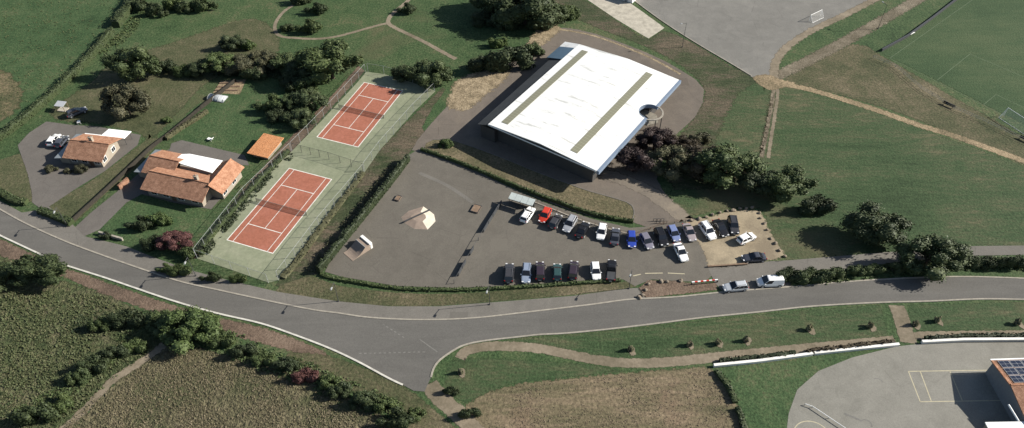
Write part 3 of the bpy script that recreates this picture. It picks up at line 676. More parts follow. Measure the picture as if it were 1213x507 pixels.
# ---- trees: middle of crown (photo), radius (photo px), leaf kind, label
T = [
 (1041,266,31,'dark','broad dark green tree on the grass above the lane, left of its equal',.85,24),
 (1104,301,33,'green','broad green tree overhanging the lane beside the road',.8,24),
 (935,217,27,'green','round green tree at the right end of the row beside the sports hall',.85,21),
 (900,214,22,'dark','dark narrow tree second from the right end of the row by the gravel lot',.85,17),
 (866,194,32,'green','big dense green tree in the middle of the row beyond the parked cars',.9,25),
 (832,190,27,'darkred','dark reddish tree between the olive and the big green crown',.9,20),
 (796,190,24,'olive','round olive green tree on the hall forecourt',.85,19),
 (776,165,20,'purple','small dark purple tree at the edge of the forecourt, nearest the hall entrance ring',.95,14),
 (752,187,20,'purple','dark purple tree on the forecourt, closest to the white roof corner',.95,14),
 (805,168,16,'darkred','small reddish tree behind the olive green one',.9,9),
 (508,86,22,'green','rounded green tree beside the far end of the upper tennis court',.85,16),
 (480,86,13,'dark','small dark tree at the far corner of the upper tennis court',.85,11),
 (622,8,33,'dark','big dark tree of the wood above the hall, at the top edge of the picture',.85,24),
 (588,4,26,'dark','dark tree at the left end of the wood above the hall',.85,18),
 (652,14,17,'green','green tree at the right end of the wood above the hall',.8,13),
 (605,-12,30,'green','tall tree at the back of the wood, cut by the top edge',.9,20),
 (390,72,33,'green','largest tree of the row behind the gardens, broad and green',.85,24),
 (362,84,20,'dark','dark tree at the foot of the largest one in the garden row',.8,17),
 (333,74,16,'green','green round tree in the garden row left of the largest one',.85,15),
 (311,72,17,'olive','greyish olive tree in the middle of the garden row',.85,15),
 (284,77,17,'olive','olive tree above the brown vegetable bed',.85,14),
 (259,75,18,'green','green tree over the garden row, left of the olive ones',.85,15),
 (237,80,13,'dark','dark low tree at the left end of the garden row',.85,11),
 (275,49,13,'dark','small dark tree standing alone behind the garden row',.85,11),
 (155,74,25,'green','green tree on the dry lawn, the farther of the two there',1.0,16),
 (146,118,24,'olive','olive tree on the lawn beyond the house with the white terrace',1.0,16),
 (40,319,35,'dark','dark tree leaning over the road kerb at the left edge',.7,17),
 (2,326,26,'dark','dark tree cut by the left edge below the road',.7,16),
 (222,386,30,'bright','bright green tree below the road bend, among the scrub',.8,24),
 (192,380,18,'green','small green tree left of the bright one in the scrub',.8,14),
 (368,118,18,'dark','dark tree against the fence of the farther court',.9,17),
 (355,140,15,'dark','dark garden tree beside the orange roofed shed',.85,13),
 (345,122,15,'green','green tree in the garden corner above the orange shed',.85,13),
 (206,286,19,'red','reddish purple tree in the front garden by the road',.75,14),
]
for i, (px, py, r, sp, lb, hr, ry) in enumerate(T): tree(px, py, r, sp, lb, hr, ry)
B = [
 (968,243,20,'dark','low dark bush between the tree row and the broad tree on the grass',11),
 (828,165,14,'olive','olive bush in the grass behind the forecourt trees',9),
 (602,71,27,'dark','wide dark bush at the sandy patch beside the hall',15),
 (570,76,16,'dark','dark bush at the end of the footpath by the sandy patch',12),
 (630,59,14,'green','green bush at the far corner of the hall',10),
 (590,50,11,'bright','small bright bush in the grass above the wide dark one',6),
 (366,31,14,'green','bush inside the bend of the pale footpath',9),
 (340,33,8,'dark','small dark bush against the footpath bend',6),
 (482,10,10,'dark','dark bush beside the footpath fork',8),
 (292,53,10,'bright','bright green bush beside the lone dark tree',7),
 (375,10,12,'dark','bush by the footpath at the top edge',7),
 (356,-2,12,'dark','dark bush cut by the top edge beside the footpath',7),
 (168,6,12,'dark','first bush from the ditch in the line at the top edge',8),
 (186,12,13,'dark','second bush from the ditch, darkest of the line at the top edge',7),
 (205,5,12,'green','middle bush of the line at the top edge',7),
 (218,8,11,'dark','fourth bush from the ditch in the line at the top edge',7),
 (240,6,14,'green','last bush of the line at the top edge, nearest the gardens',7),
 (197,79,14,'dark','dark bush on the dry lawn beside the garden row',9),
 (322,123,17,'green','round green bush on the back lawn of the tiled house',12),
 (345,100,12,'dark','dark bush between back lawn and garden trees',9),
 (197,142,6,'bright','small bright bush on the lawn beside the garden wall',5),
 (165,265,14,'dark','dark bush in the front garden of the larger house',9),
 (187,260,15,'bright','bright green bush in the front garden of the larger house',9),
 (183,288,15,'dark','dark bush at the road side of the front garden',9),
 (225,300,13,'green','green bush at the corner of the front garden near the court',7),
 (125,279,7,'dark','clipped dark bush beside the gate of the larger house',5),
 (195,318,9,'bright','small bright bush below the reddish tree, at the pavement',6),
 (212,320,14,'green','low green bush at the pavement below the tennis court corner',6),
 (250,328,12,'dark','dark low bush at the road end of the nearer court',5),
 (282,330,10,'green','low green bush on the pavement edge by the nearer court',4),
 (60,200,7,'olive','planted bush with pale flowers in front of the house, left one',5),
 (80,202,5,'olive','small planted bush in front of the house, middle one',4),
 (95,200,9,'olive','planted bush in front of the house, right one',5),
 (527,170,9,'bright','bright bush at the pointed end of the grass island',6),
 (934,326,16,'dark','dark bush beside the white van',9),
 (960,327,16,'green','green bush second along the road hedge from the van',10),
 (985,325,16,'green','rounded green bush third along the road hedge from the van',9),
 (1013,321,13,'green','small green bush in the middle of the road hedge',7),
 (1035,319,12,'green','green bush fourth along the road hedge, by the lane',6),
 (1060,317,13,'dark','dark bush under the overhanging tree by the road',6),
 (1086,316,13,'green','green bush at the foot of the overhanging tree',6),
 (1150,311,16,'dark','dark bush right of the overhanging tree, first beside the lane',6),
 (1172,311,14,'dark','dark bush second from the overhanging tree, beside the lane',6),
 (1200,311,18,'dark','dark bush at the right edge between lane and road',6),
 (150,378,20,'dark','wide dark bush in the scrub below the road',10),
 (118,384,14,'green','green bush at the left of the wide dark one in the scrub',8),
 (160,410,13,'green','green bush at the head of the field track',9),
 (135,418,15,'dark','dark bush beside the field track, third up from the corner',10),
 (110,432,17,'dark','dark bush beside the field track, second up from the corner',12),
 (92,446,14,'green','green bush beside the field track near the lower left corner',10),
 (40,492,24,'dark','large dark bush in the lower left corner',14),
 (70,478,15,'green','green bush beside the large dark one in the lower left corner',11),
 (262,402,16,'green','green bush right of the bright tree below the road',10),
 (288,416,15,'dark','dark bush along the crop edge, first after the bright tree',10),
 (312,425,13,'green','green bush along the crop edge, second after the bright tree',9),
 (338,432,15,'dark','dark bush along the crop edge, third after the bright tree',10),
 (362,445,15,'red','reddish bush along the crop edge',9),
 (388,452,13,'green','green bush along the crop edge below the road curve',9),
 (402,462,14,'dark','dark bush along the crop edge below the road curve',10),
 (430,475,18,'dark','large dark bush near the road fork on the crop side',13),
 (455,480,13,'green','green bush near the road fork on the crop side',10),
 (470,497,20,'dark','large dark bush at the bottom edge by the sandy path',12),
 (492,490,12,'green','small green bush at the sandy path below the road fork',8),
 (535,462,10,'dark','low dark bush at the corner of the mown field',5),
 (556,490,13,'dark','dark bush on the edge of the mown field by the sandy path',7),
 (575,22,15,'dark','dark bush at the foot of the wood, its left end',10),
 (600,27,14,'dark','dark bush at the foot of the wood, left of the middle',8),
 (640,27,15,'dark','dark bush at the foot of the wood, right of the middle',8),
 (672,15,14,'green','green bush at the right end of the wood',9),
 (300,88,14,'dark','dark bush in front of the garden row, below the olive trees',8),
 (345,92,15,'dark','dark bush in front of the largest garden row tree',8),
 (218,84,12,'green','green bush at the left end of the garden row',7),
 (362,100,14,'green','green bush at the corner of the farther court fence',9),
 (330,137,13,'dark','dark bush on the back lawn beside the orange shed',9),
]
for (px, py, r, sp, lb, ry) in B:
    if r: bush(px, py, r, sp, lb, .95, ry)
Y = [(747,413,'fourth from the fork'), (817,407,'fifth from the fork'), (851,405,'sixth from the fork'), (884,401,'above the school lawn'), (959,388,'over the white wall'),
     (1031,385,'left of the sandy cut'), (1085,383,'right of the sandy cut'), (1111,378,'second right of the cut'), (1206,381,'at the right edge'),
     (545,440,'nearest the road fork')]
for px, py, lb in Y:
    c = G(px+2, py+3); rr_ = random.Random(px); sheet('bare_soil', [c+Vector((.62*math.cos(k*.7), .95*math.sin(k*.7), 0))*(.7+.6*rr_.random()) for k in range(9)], M['path'], 14, .5, 1, .8, world=True)
    bush(px, py, 4.2, 'pale', 'young olive tree on the strip below the road, '+lb, 2.2, 4, 'young_tree', 'young trees on the strip below the road', 'tree')
# ---- hedges
hedge([(168,-12),(158,4),(148,20),(138,33)], 2.6, 2.2, 'dark', 'tall dark hedge along the meadow ditch at the top edge')
hedge([(134,38),(118,58),(96,82),(72,106),(48,128),(22,150),(-12,174)], 1.5, 1.8, 'hedge', 'long low hedge dividing the meadow from the house lawns')
hedge([(484,190),(470,209),(440,247),(405,290),(378,324)], 1.0, 2.1, 'yew', 'straight clipped hedge between the tennis courts and the skate park', sm=1)  # leaves darkened to stand in for the hedge's black shadow strip
hedge([(380,326),(400,331),(470,342),(540,344),(600,341.5),(680,336.5),(735,332.5)], .75, .55, 'hedge', 'low clipped hedge along the road side of the car park')
hedge([(499,178),(520,185),(560,200),(600,217),(640,233),(700,254),(750,263.5)], .65, .85, 'hedge', 'clipped hedge on the grass island between car park and hall')
hedge([(-30,214),(0,229),(18,239),(33,241)], 1.7, 1.1, 'hedge', 'clipped hedge on the road front left of the first driveway')
hedge([(48,251),(62,256),(86,266)], 1.7, 1.1, 'hedge', 'short clipped hedge on the road front between the two driveways')
hedge([(197,166),(215,153),(232,143),(246,133)], 1.0, 1.0, 'olive', 'thin hedge row beside the dark garden wall of the larger house')
hedge([(848,440),(858,452),(866,466),(871,478)], 1.0, .8, 'dark', 'dark clipped hedge block at the upper end of the mown field edge', rag=.2)
hedge([(873,484),(878,496),(881,510)], 1.0, .8, 'dark', 'dark clipped hedge block at the lower end of the mown field edge', rag=.2)
hedge([(852,429),(900,424.5),(941,419.5)], .8, .85, 'yew', 'low dark planting along the left part of the white school wall', rag=.3)
hedge([(955,418),(1000,413),(1058,406)], .8, .85, 'darkred', 'low reddish planting along the middle of the white school wall', rag=.3)
hedge([(1095,402.5),(1140,400),(1213,399)], .8, .85, 'yew', 'low dark planting along the right part of the white school wall', rag=.3)
hedge([(430,205),(410,232),(385,265),(350,312),(335,330)], 1.5, .5, 'olive', 'scruffy low growth on the bank behind the nearer court fence', rag=.3, dens=14)
hedge([(342,180),(310,212),(282,243),(240,294)], 1.0, .8, 'dark', 'dark growth along the house side of the nearer court fence', rag=.3, dens=18)
hedge([(505,180),(490,192),(478,200)][:2], .8, .6, 'dark', 'stub of dark hedge at the corner of the skate park', rag=.3) if False else None
sheet('grass_island', [(503,175),(513,166),(540,168),(591,186),(640,206),(670,217),(698,227),(742,240),(750,250),(748,261),(700,250),(650,232),(600,213),(560,197),(525,184)], M['dryverge'], 13, .3, 2)
kerb('island_edging', [(513,165.5),(540,167.5),(591,185.5),(640,205.5),(670,216.5),(698,226.5),(742,239.5),(751,250),(749,261)], .2, .1, M['pave'], 3)
# ---- rough growth nobody could count
tufts('scrub_growth', [(0,345),(60,345),(120,350),(175,375),(200,400),(160,430),(95,485),(60,507),(0,507)], 5200, M['weed'], .3, seed=2)
tufts('crop_growth', [(170,432),(205,410),(260,420),(330,440),(400,468),(450,495),(480,520),(60,520),(110,475)], 6500, M['straw'], .2, seed=3)
tufts('meadow_growth', [(0,0),(150,0),(130,35),(60,110),(0,150)], 900, M['weed'], .22, seed=4)
tufts('dry_stubble', [(570,480),(600,460),(740,444),(838,440),(862,470),(876,507),(580,507)], 2000, M['stubble'], .13, seed=6)

def ring_region(pts, w_):
    q_ = smooth(P2(pts), 4); return offset(q_, w_)+list(reversed(offset(q_, -w_)))
def inv(p): 
    fw = Vector((0, math.cos(CAM_P), -math.sin(CAM_P))); u = Vector((0, math.sin(CAM_P), math.cos(CAM_P))); d = p-Vector((0, 0, CAM_H))
    return (606.5+CAM_F*d.x/d.dot(fw), 253.5-CAM_F*d.dot(u)/d.dot(fw))
for nm, pts, wd, n, mt, sz, sd in (
    ('hedgerow_growth', [(205,392),(262,404),(300,420),(345,436),(395,458),(440,477),(485,500)], 2.4, 1500, 'leaf_green', .36, 11),
    ('hedgerow_growth', [(20,498),(70,470),(100,442),(140,415),(170,395),(200,388)], 2.2, 1200, 'leaf_green', .38, 12),
    ('hedgerow_growth', [(90,384),(130,382),(165,378),(205,380)], 2.0, 700, 'leaf_dark', .36, 13),
    ('undergrowth', [(212,86),(250,84),(290,84),(330,86),(375,90)], 2.6, 1500, 'leaf_dark', .5, 14),
    ('undergrowth', [(935,331),(980,328),(1030,323),(1090,318),(1150,313),(1213,313)], 1.6, 1700, 'leaf_green', .4, 15),
    ('undergrowth', [(118,64),(150,40),(165,20),(210,10),(250,6)], 2.0, 700, 'leaf_green', .4, 16),
    ('undergrowth', [(575,24),(610,30),(650,28),(680,14)], 2.4, 1100, 'leaf_dark', .5, 17),
    ('undergrowth', [(344,182),(310,215),(282,246),(238,300)], 1.6, 1500, 'leaf_dark', .4, 18),
    ('undergrowth', [(468,196),(440,232),(405,276),(370,322)], 1.3, 1500, 'leaf_olive', .35, 19)):
    tufts(nm, [inv(p) for p in ring_region(pts, wd)], n, M[mt], sz, seed=sd)
# ------------------------------------------------------------------ sports hall
HA = R(-34.3); hx, hy = Vector((math.cos(HA), math.sin(HA), 0)), Vector((-math.sin(HA), math.cos(HA), 0))
HB = G(578.3, 147, 5.3); HB.z = 0
hall = thing('sports_hall', 'big sports hall with a white sheet roof and two olive skylight strips', 'hall', HB, HA)
HW, HD, HE, HR = 28.8, 41.1, 5.3, 6.1            # width, depth, eaves, ridge
rt_ = lambda x: HE+(HR-HE)*(1-abs(x-HW/2)/(HW/2))
b = MB(); ins = 1.5
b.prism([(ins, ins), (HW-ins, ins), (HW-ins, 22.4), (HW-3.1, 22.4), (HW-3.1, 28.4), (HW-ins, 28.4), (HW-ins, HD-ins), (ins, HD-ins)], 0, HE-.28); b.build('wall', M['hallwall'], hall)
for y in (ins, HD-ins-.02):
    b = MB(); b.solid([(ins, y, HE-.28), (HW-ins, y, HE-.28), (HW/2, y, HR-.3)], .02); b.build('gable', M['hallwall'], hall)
b = MB(); b.solid([(0, 0, HE), (HW/2, 0, HR), (HW/2, HD, HR), (0, HD, HE)], .22); NY, NR = 25.4, 2.7; narc = [(HW-NR*math.sin(k*math.pi/12), NY-NR*math.cos(k*math.pi/12)) for k in range(13)]; b.solid([(HW/2, 0, HR), (HW, 0, HE)]+[(x, y, rt_(x)) for x, y in narc]+[(HW, HD, HE), (HW/2, HD, HR)], .22); b.build('roof', M['hallroof'], hall)
for x0, x1 in ((2.2, 4.0), (HW-8.0, HW-6.2)):
    b = MB(); b.solid([(x0, 2.2, rt_(x0)+.07), (x1, 2.2, rt_(x1)+.07), (x1, HD-2.2, rt_(x1)+.07), (x0, HD-2.2, rt_(x0)+.07)], .1); b.build('skylight', M['skylight'], hall)
for y0, y1 in ((0, 22.7), (28.1, HD)):
    b = MB(); b.box((HW+.32, (y0+y1)/2, HE-.45), (.6, y1-y0, .9)); b.build('gutter', M['fascia'], hall)
b = MB(); b.box((HW/2, -.05, HE-.2), (HW, .1, .3), 0); fas = b.build('fascia', M['white'], hall)
# added lean-to whose dark roof stands in for the shaded west wall, glazed end
b = MB(); b.solid([(-.02, 0, HE-.25), (-3.0, -.2, HE-1.25), (-3.6, HD-8.5, HE-1.35), (-.02, HD-8.5, HE-.25)], .15); b.build('lean_to_roof', M['shadesheet'], hall)
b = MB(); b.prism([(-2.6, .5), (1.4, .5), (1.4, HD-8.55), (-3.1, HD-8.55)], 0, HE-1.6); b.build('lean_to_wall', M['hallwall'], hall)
b = MB(); b.solid([(.0, HD-8.5, HE-.02), (-4.6, HD-8.5, 4.1), (-4.6, HD-2.2, 4.1), (0, HD-2.2, HE-.02)], .15); b.build('glazed_roof', plain('blue_glazing', (.075, .12, .165), .3, .5, var=.1), hall)
b = MB(); b.solid([(.0, HD-2.2, HE-.02), (-4.6, HD-2.2, 4.1), (-4.6, HD+.6, 4.1), (0, HD, HE-.02)], .15); b.build('white_end_roof', M['hallroof'], hall)
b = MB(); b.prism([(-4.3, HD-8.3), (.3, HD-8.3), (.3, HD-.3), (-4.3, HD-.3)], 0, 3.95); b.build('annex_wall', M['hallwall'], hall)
for i in (0, 1, 2, 4, 5, 8, 9, 10):
    y = 2.5+i*3.5
    b = MB(); b.box((HW-ins+.03, y, 2.6), (.08, 2.4, 1.1)); wf = b.build('window', M['darkgrey'], hall)
    b = MB(); b.box((HW-ins+.07, y, 2.6), (.06, 2.2, .9)); b.build('pane', M['pane'], wf)
# round entrance court cut into the eaves, closed outside by a pale ring beam on columns
b = MB(); arc = [Vector((x, y, 0)) for x, y in [(HW-NR*math.sin(k*math.pi/16), NY-NR*math.cos(k*math.pi/16)) for k in range(17)]]; b.strip(arc, .16, HE-.9, HE+.12); b.build('court_fascia', M['fascia'], hall)
b = MB(); arc = [Vector((HW+3.0*math.sin(k*math.pi/20), NY-3.0*math.cos(k*math.pi/20), 0)) for k in range(21)]; b.strip(arc, .36, HE-.3, HE-.1); rb = b.build('ring_beam', M['kerb'], hall)
for k in (6, 14):
    b = MB(); b.tube((arc[k].x, arc[k].y, 0), (arc[k].x, arc[k].y, HE-.45), .11); b.build('column', M['darkgrey'], rb)
b = MB(); b.prism([(HW-3.0, 22.6), (HW+.8, 22.9), (HW+2.4, NY), (HW+.8, 27.9), (HW-3.0, 28.2)], 3.0, 3.15); b.build('entrance_roof', plain('gravelled_roof', (.20, .18, .145), .9, var=.3, vscale=1.2), hall)
b = MB(); b.box((HW-3.06, NY, 1.2), (.1, 2.4, 2.4)); d = b.build('door', M['darkgrey'], hall)
for dy in (-.6, .6):
    b = MB(); b.box((HW-3.0, NY+dy, 1.25), (.05, 1.0, 2.0)); b.build('pane', M['pane'], d)
# ------------------------------------------------------------------ houses
def hip_gable(t, x0, x1, y0, y1, he, hr, mat_shade_side, mat_sun_side, over=.4, axis='x', wallm=None, names=('roof',), ridge=True, chimney=None):
    """pitched roof on walls; the ridge runs along axis"""
    b = MB(); b.prism([(x0+over, y0+over), (x1-over, y0+over), (x1-over, y1-over), (x0+over, y1-over)], 0, he-.12)
    if axis == 'x':
        ym = (y0+y1)/2
        for x in (x0+over, x1-over-.02): b.prism([(x, y0+over), (x+.02, y0+over), (x+.02, y1-over), (x, y1-over)], he-.12, he-.11); b.solid([(x, y0+over, he-.12), (x, y1-over, he-.12), (x, ym, hr-.22)], .02)
    b.build('wall', wallm or M['render'], t)
    if axis == 'x':
        ym = (y0+y1)/2
        S1 = [(x0, y0, he), (x1, y0, he), (x1, ym, hr), (x0, ym, hr)]; S2 = [(x1, y1, he), (x0, y1, he), (x0, ym, hr), (x1, ym, hr)]; rd = ((x0, ym, hr+.02), (x1, ym, hr+.02))
    else:
        xm = (x0+x1)/2
        S1 = [(x0, y0, he), (xm, y0, hr), (xm, y1, hr), (x0, y1, he)]; S2 = [(x1, y1, he), (xm, y1, hr), (xm, y0, hr), (x1, y0, he)]; rd = ((xm, y0, hr+.02), (xm, y1, hr+.02))
    b = MB(); b.solid(S1, .14); ro = b.build('roof', mat_shade_side, t)
    b = MB(); b.solid(S2, .14); b.build('roof', mat_sun_side, t)
    if ridge: b = MB(); b.tube(rd[0], rd[1], .13, k=8); b.build('ridge_cap', mat_sun_side, ro)
    if chimney:
        b = MB(); b.box((chimney[0], chimney[1], hr+.2), (.8, .6, 1.5)); b.box((chimney[0], chimney[1], hr+1.0), (.95, .75, .12)); ch = b.build('chimney', M['render'], ro)
        b = MB(); b.tube((chimney[0], chimney[1], hr+1.05), (chimney[0], chimney[1], hr+1.4), .13); b.build('chimney_pot', M['tile_orange'], ch)
    return ro
def window(t, c, w_, h, ax):
    """ax: 'x' a window in a wall facing along y, 'y' one in a wall facing along x"""
    sz = lambda k, dd: ((w_+k, dd, h+k) if ax == 'x' else (dd, w_+k, h+k))
    b = MB(); b.box(c, sz(.16, .08)); f = b.build('window', M['white'], t)
    b = MB()
    for s in (-1, 1):
        o = Vector((s*w_/4, 0, 0)) if ax == 'x' else Vector((0, s*w_/4, 0))
        sz2 = ((w_/2-.08, .14, h-.08) if ax == 'x' else (.14, w_/2-.08, h-.08)); b.box(Vector(c)+o, sz2)
    b.build('pane', M['pane'], f)
# house with the white terrace
A1 = R(-9.5); o1 = G(65.5, 186, 2.4); o1.z = 0
h1 = thing('house', 'small brown tiled house with a bright white terrace, beside two parked cars', 'house', o1, A1)
hip_gable(h1, 1.6, 11.3, 0, 8.8, 2.4, 4.1, M['tile_brown'], M['tile_orange'], over=.9, chimney=(6.6, 5.0))  # south slope darker than north: shade put into the tile colour
b = MB(); b.solid([(1.62, 0, 2.35), (1.62, 8.8, 2.35), (-.5, 8.8, 2.0), (-.5, 0, 2.0)], .12); b.build('lean_to_roof', M['slate'], h1)
b = MB(); b.solid([(1.66, .1, 2.3), (1.66, 8.7, 2.3), (1.66, 4.4, 3.95)], .08); b.build('gable_cladding', M['slate'], h1)
b = MB(); b.prism([(.1, .8), (2.4, .8), (2.4, 8.0), (.1, 8.0)], 0, 1.9); b.build('lean_to_wall', M['render'], h1)
for x in (3.6, 6.2, 9.3): window(h1, (x, .88, 1.4), 1.3, 1.1, 'x')
for y in (2.2, 5.8): window(h1, (10.42, y, 1.4), 1.3, 1.1, 'y')
b = MB(); b.box((7.8, .88, 1.05), (.95, .1, 2.1)); d = b.build('door', M['door'], h1)
b = MB(); b.box((8.15, .80, 1.05), (.12, .06, .06)); b.build('handle', M['grey'], d)
b = MB(); b.prism([(5.8, 8.9), (11.7, 8.9), (12.0, 11.6), (6.3, 11.6)], 2.1, 2.25); b.build('terrace_roof', M['white_flat'], h1)
for x, y in ((6.6, 11.3), (11.6, 11.3), (11.4, 9.2)):
    b = MB(); b.tube((x, y, 0), (x, y, 2.1), .05); b.build('terrace_post', M['darkgrey'], h1)
b = MB(); b.box((3.8, 8.95, 2.3), (4.0, .3, .14)); b.build('gutter', M['white'], h1)
# larger house
A2 = R(-16); o2 = G(166.5, 223, 2.4); o2.z = 0
h2 = thing('house', 'larger house of several orange tiled roofs around a white flat roof', 'house', o2, A2)
hip_gable(h2, 0, 15.3, -.3, 8.2, 2.4, 4.1, M['tile_brown'], M['tile_orange'], over=.9, chimney=(11.6, 4.4))  # brown south, orange north: slope shading put into the tiles
hip_gable(h2, -3.2, 4.4, 4.6, 12.6, 2.35, 3.95, M['tile_brown'], M['tile_orange'], over=.7)  # wing slopes toned alike, shaded side in the darker tiles
b = MB(); b.prism([(4.4, 8.0), (12.6, 8.0), (12.6, 11.8), (4.4, 11.8)], 0, 2.6); b.build('wall', M['render'], h2)
b = MB(); b.prism([(2.6, 10.1), (3.4, 8.9), (5.2, 8.6), (12.9, 7.9), (12.9, 12.2), (4.6, 12.2), (2.9, 11.6)], 2.62+.55, 2.74+.55); b.build('flat_roof', M['white_flat'], h2)
b = MB(); b.prism([(4.6, 8.2), (12.5, 8.2), (12.5, 11.7), (4.6, 11.7)], 2.6, 3.17); b.build('parapet', M['render'], h2)
hip_gable(h2, 12.2, 18.1, 3.2, 12.4, 2.4, 4.15, M['tile_orange'], M['tile_orange'], over=.8, axis='y')
b = MB(); b.solid([(-3.18, 4.6, 2.3), (-3.18, 12.6, 2.3), (-5.2, 12.6, 1.95), (-5.2, 4.6, 1.95)], .12); b.build('lean_to_roof', M['slate'], h2)
b = MB(); b.solid([(-3.22, 4.7, 2.3), (-3.22, 12.5, 2.3), (-3.22, 8.6, 3.8)], .08); b.build('gable_cladding', M['slate'], h2)
b = MB(); b.prism([(-4.7, 5.2), (-2.4, 5.2), (-2.4, 12.1), (-4.7, 12.1)], 0, 1.85); b.build('lean_to_wall', M['render'], h2)
b = MB(); b.solid([(-.06, 0, 2.35), (-.06, 7.9, 2.35), (-.06, 3.95, 3.95)], .08); b.build('gable_cladding', M['slate'], h2)
for x in (2.5, 5.5, 9.2, 12.6): window(h2, (x, .58, 1.4), 1.5, 1.2, 'x')
for y in (5.0, 8.6): window(h2, (17.32, y, 1.4), 1.4, 1.2, 'y')
b = MB(); b.box((7.3, .58, 1.05), (1.0, .1, 2.1)); d = b.build('door', M['door'], h2)
b = MB(); b.box((7.65, 0.51, 1.05), (.12, .06, .06)); b.build('handle', M['grey'], d)
# garden shed with new orange tiles
A3 = R(-19); o3 = G(293, 181, 1.45); o3.z = 0
sh = thing('garden_shed', 'garden shed with a bright orange tiled roof beside the larger house', 'shed', o3, A3)
b = MB(); b.prism([(.7, .8), (4.7, .8), (4.7, 6.6), (.7, 6.6)], 0, 1.3); b.build('wall', M['render'], sh)
b = MB(); b.solid([(-.1, -.1, 1.45), (5.3, -.1, 1.45), (5.3, 7.2, 1.75), (-.1, 7.2, 1.75)], .14); b.build('roof', M['tile_new'], sh)
b = MB(); b.box((2.7, .77, .6), (1.8, .08, 1.2)); d = b.build('door', M['wood'], sh)
b = MB(); b.box((3.3, .71, .6), (.1, .06, .1)); b.build('handle', M['grey'], d)
# cloche, beds, pergola, walls in the gardens
p0 = G(258, 117); cl = thing('cold_frame', 'low silvery polythene cloche beside the vegetable bed', 'cold frame', p0, R(-14))
b = MB(); prof = [(1.3*math.cos(k*math.pi/8), .9*math.sin(k*math.pi/8)) for k in range(9)]
b.loft([[Vector((x, y, z)) for y, z in prof] for x in (-2.2, 2.2)]); b.build('cover', M['plastic'], cl, True)
for x in (-2.2, -.7, .7, 2.2):
    b = MB(); pr = [Vector((x, 1.33*math.cos(k*math.pi/8), .93*math.sin(k*math.pi/8))) for k in range(9)]
    for u, v in zip(pr[:-1], pr[1:]): b.tube(u, v, .04, k=5)
    b.build('hoop', M['grey'], cl)
sheet('vegetable_bed', [(262,96),(292,94),(284,112),(252,110)], M['track'], 6, .4, 1)
b = MB()
for k in range(3):
    pa, pb = G(260-k*2.5, 99+k*4), G(287-k*2.5, 98+k*4.6); q = densify(smooth([pa, pb], 3), .8, False); b.strip(q, .5, 0, .22)
tag(b.build('bed_ridge', M['wood']), 'brown ridged vegetable bed below the garden trees', 'garden bed')
def wall(pts, w_, h, mat, label, cat='wall', name='garden_wall', sm=1, cap=None):
    q = densify(smooth(P2(pts), sm), 1.5, False); o0 = q[0].copy(); q = [p-o0 for p in q]
    t = thing(name, label, cat, o0)
    b = MB(); b.strip(q, w_, 0, h); b.build('masonry', mat, t)
    b = MB(); b.strip(q, w_+.1, h, h+.06); b.build('coping', cap or mat, t); return t
wall([(88,262),(125,228),(160,195),(180,176),(200,161),(238,130)], .12, .9, M['darkwood'], 'long dark garden fence between the two houses')
wall([(238,130),(262,111),(280,97)], .2, 1.0, M['darkwood'], 'dark garden fence along the vegetable bed', 'fence', 'garden_fence')
wall([(118,277),(128,280),(146,285)], .3, .7, M['kerb'], 'low front wall beside the gate of the larger house')
wall([(142,225),(153,215)], .4, 1.2, M['tile_brown'], 'short brown wall closing the yard of the larger house')
wall([(845,434.5),(900,429),(962,420.5)], .42, .6, M['wall_white'], 'white low school wall, left part beside the lawn', 'wall', 'school_wall')
wall([(964,420),(1010,415),(1064,409.5)], .42, .6, M['wall_white'], 'white low school wall, middle part left of the gap', 'wall', 'school_wall')
wall([(1091,406.5),(1140,404),(1213,403.5),(1260,404)], .42, .6, M['wall_white'], 'white low school wall, part right of the gap', 'wall', 'school_wall')
# patio table, bench and bits by the first house
pt = thing('garden_shelter', 'small garden shelter with a pale roof on the lawn by the ditch hedge', 'shelter', G(75, 130), R(-10))
b = MB(); b.solid([(-1.2, -.9, 1.7), (1.2, -.9, 1.7), (1.2, .9, 2.0), (-1.2, .9, 2.0)], .08); b.build('roof', M['silver'], pt)
for sx in (-1.05, 1.05):
    for sy in (-.8, .8): b = MB(); b.tube((sx, sy, 0), (sx, sy, 1.8+sy*.12), .06); b.build('post', M['wood'], pt)
b = MB(); b.box((0, 0, .12), (2.3, 1.7, .2)); b.build('floor', M['concrete'], pt)
def chair(px, py, rz, label):
    t = thing('garden_chair', label, 'garden chair', G(px, py), rz)
    b = MB(); b.box((0, 0, .4), (.7, 1.2, .1)); b.build('seat', M['white'], t)
    b = MB(); b.solid([(-.35, -.6, .45), (.35, -.6, .45), (.35, -1.0, 1.0), (-.35, -1.0, 1.0)], .08); b.build('backrest', M['white'], t)
    for sx in (-.3, .3):
        for sy in (-.5, .5): b = MB(); b.tube((sx, sy, 0), (sx, sy, .38), .04); b.build('leg', M['white'], t)
chair(94, 146, .5, 'white garden lounger on the lawn behind the first house')
chair(249, 166, 1.2, 'white garden lounger on the back lawn of the larger house')

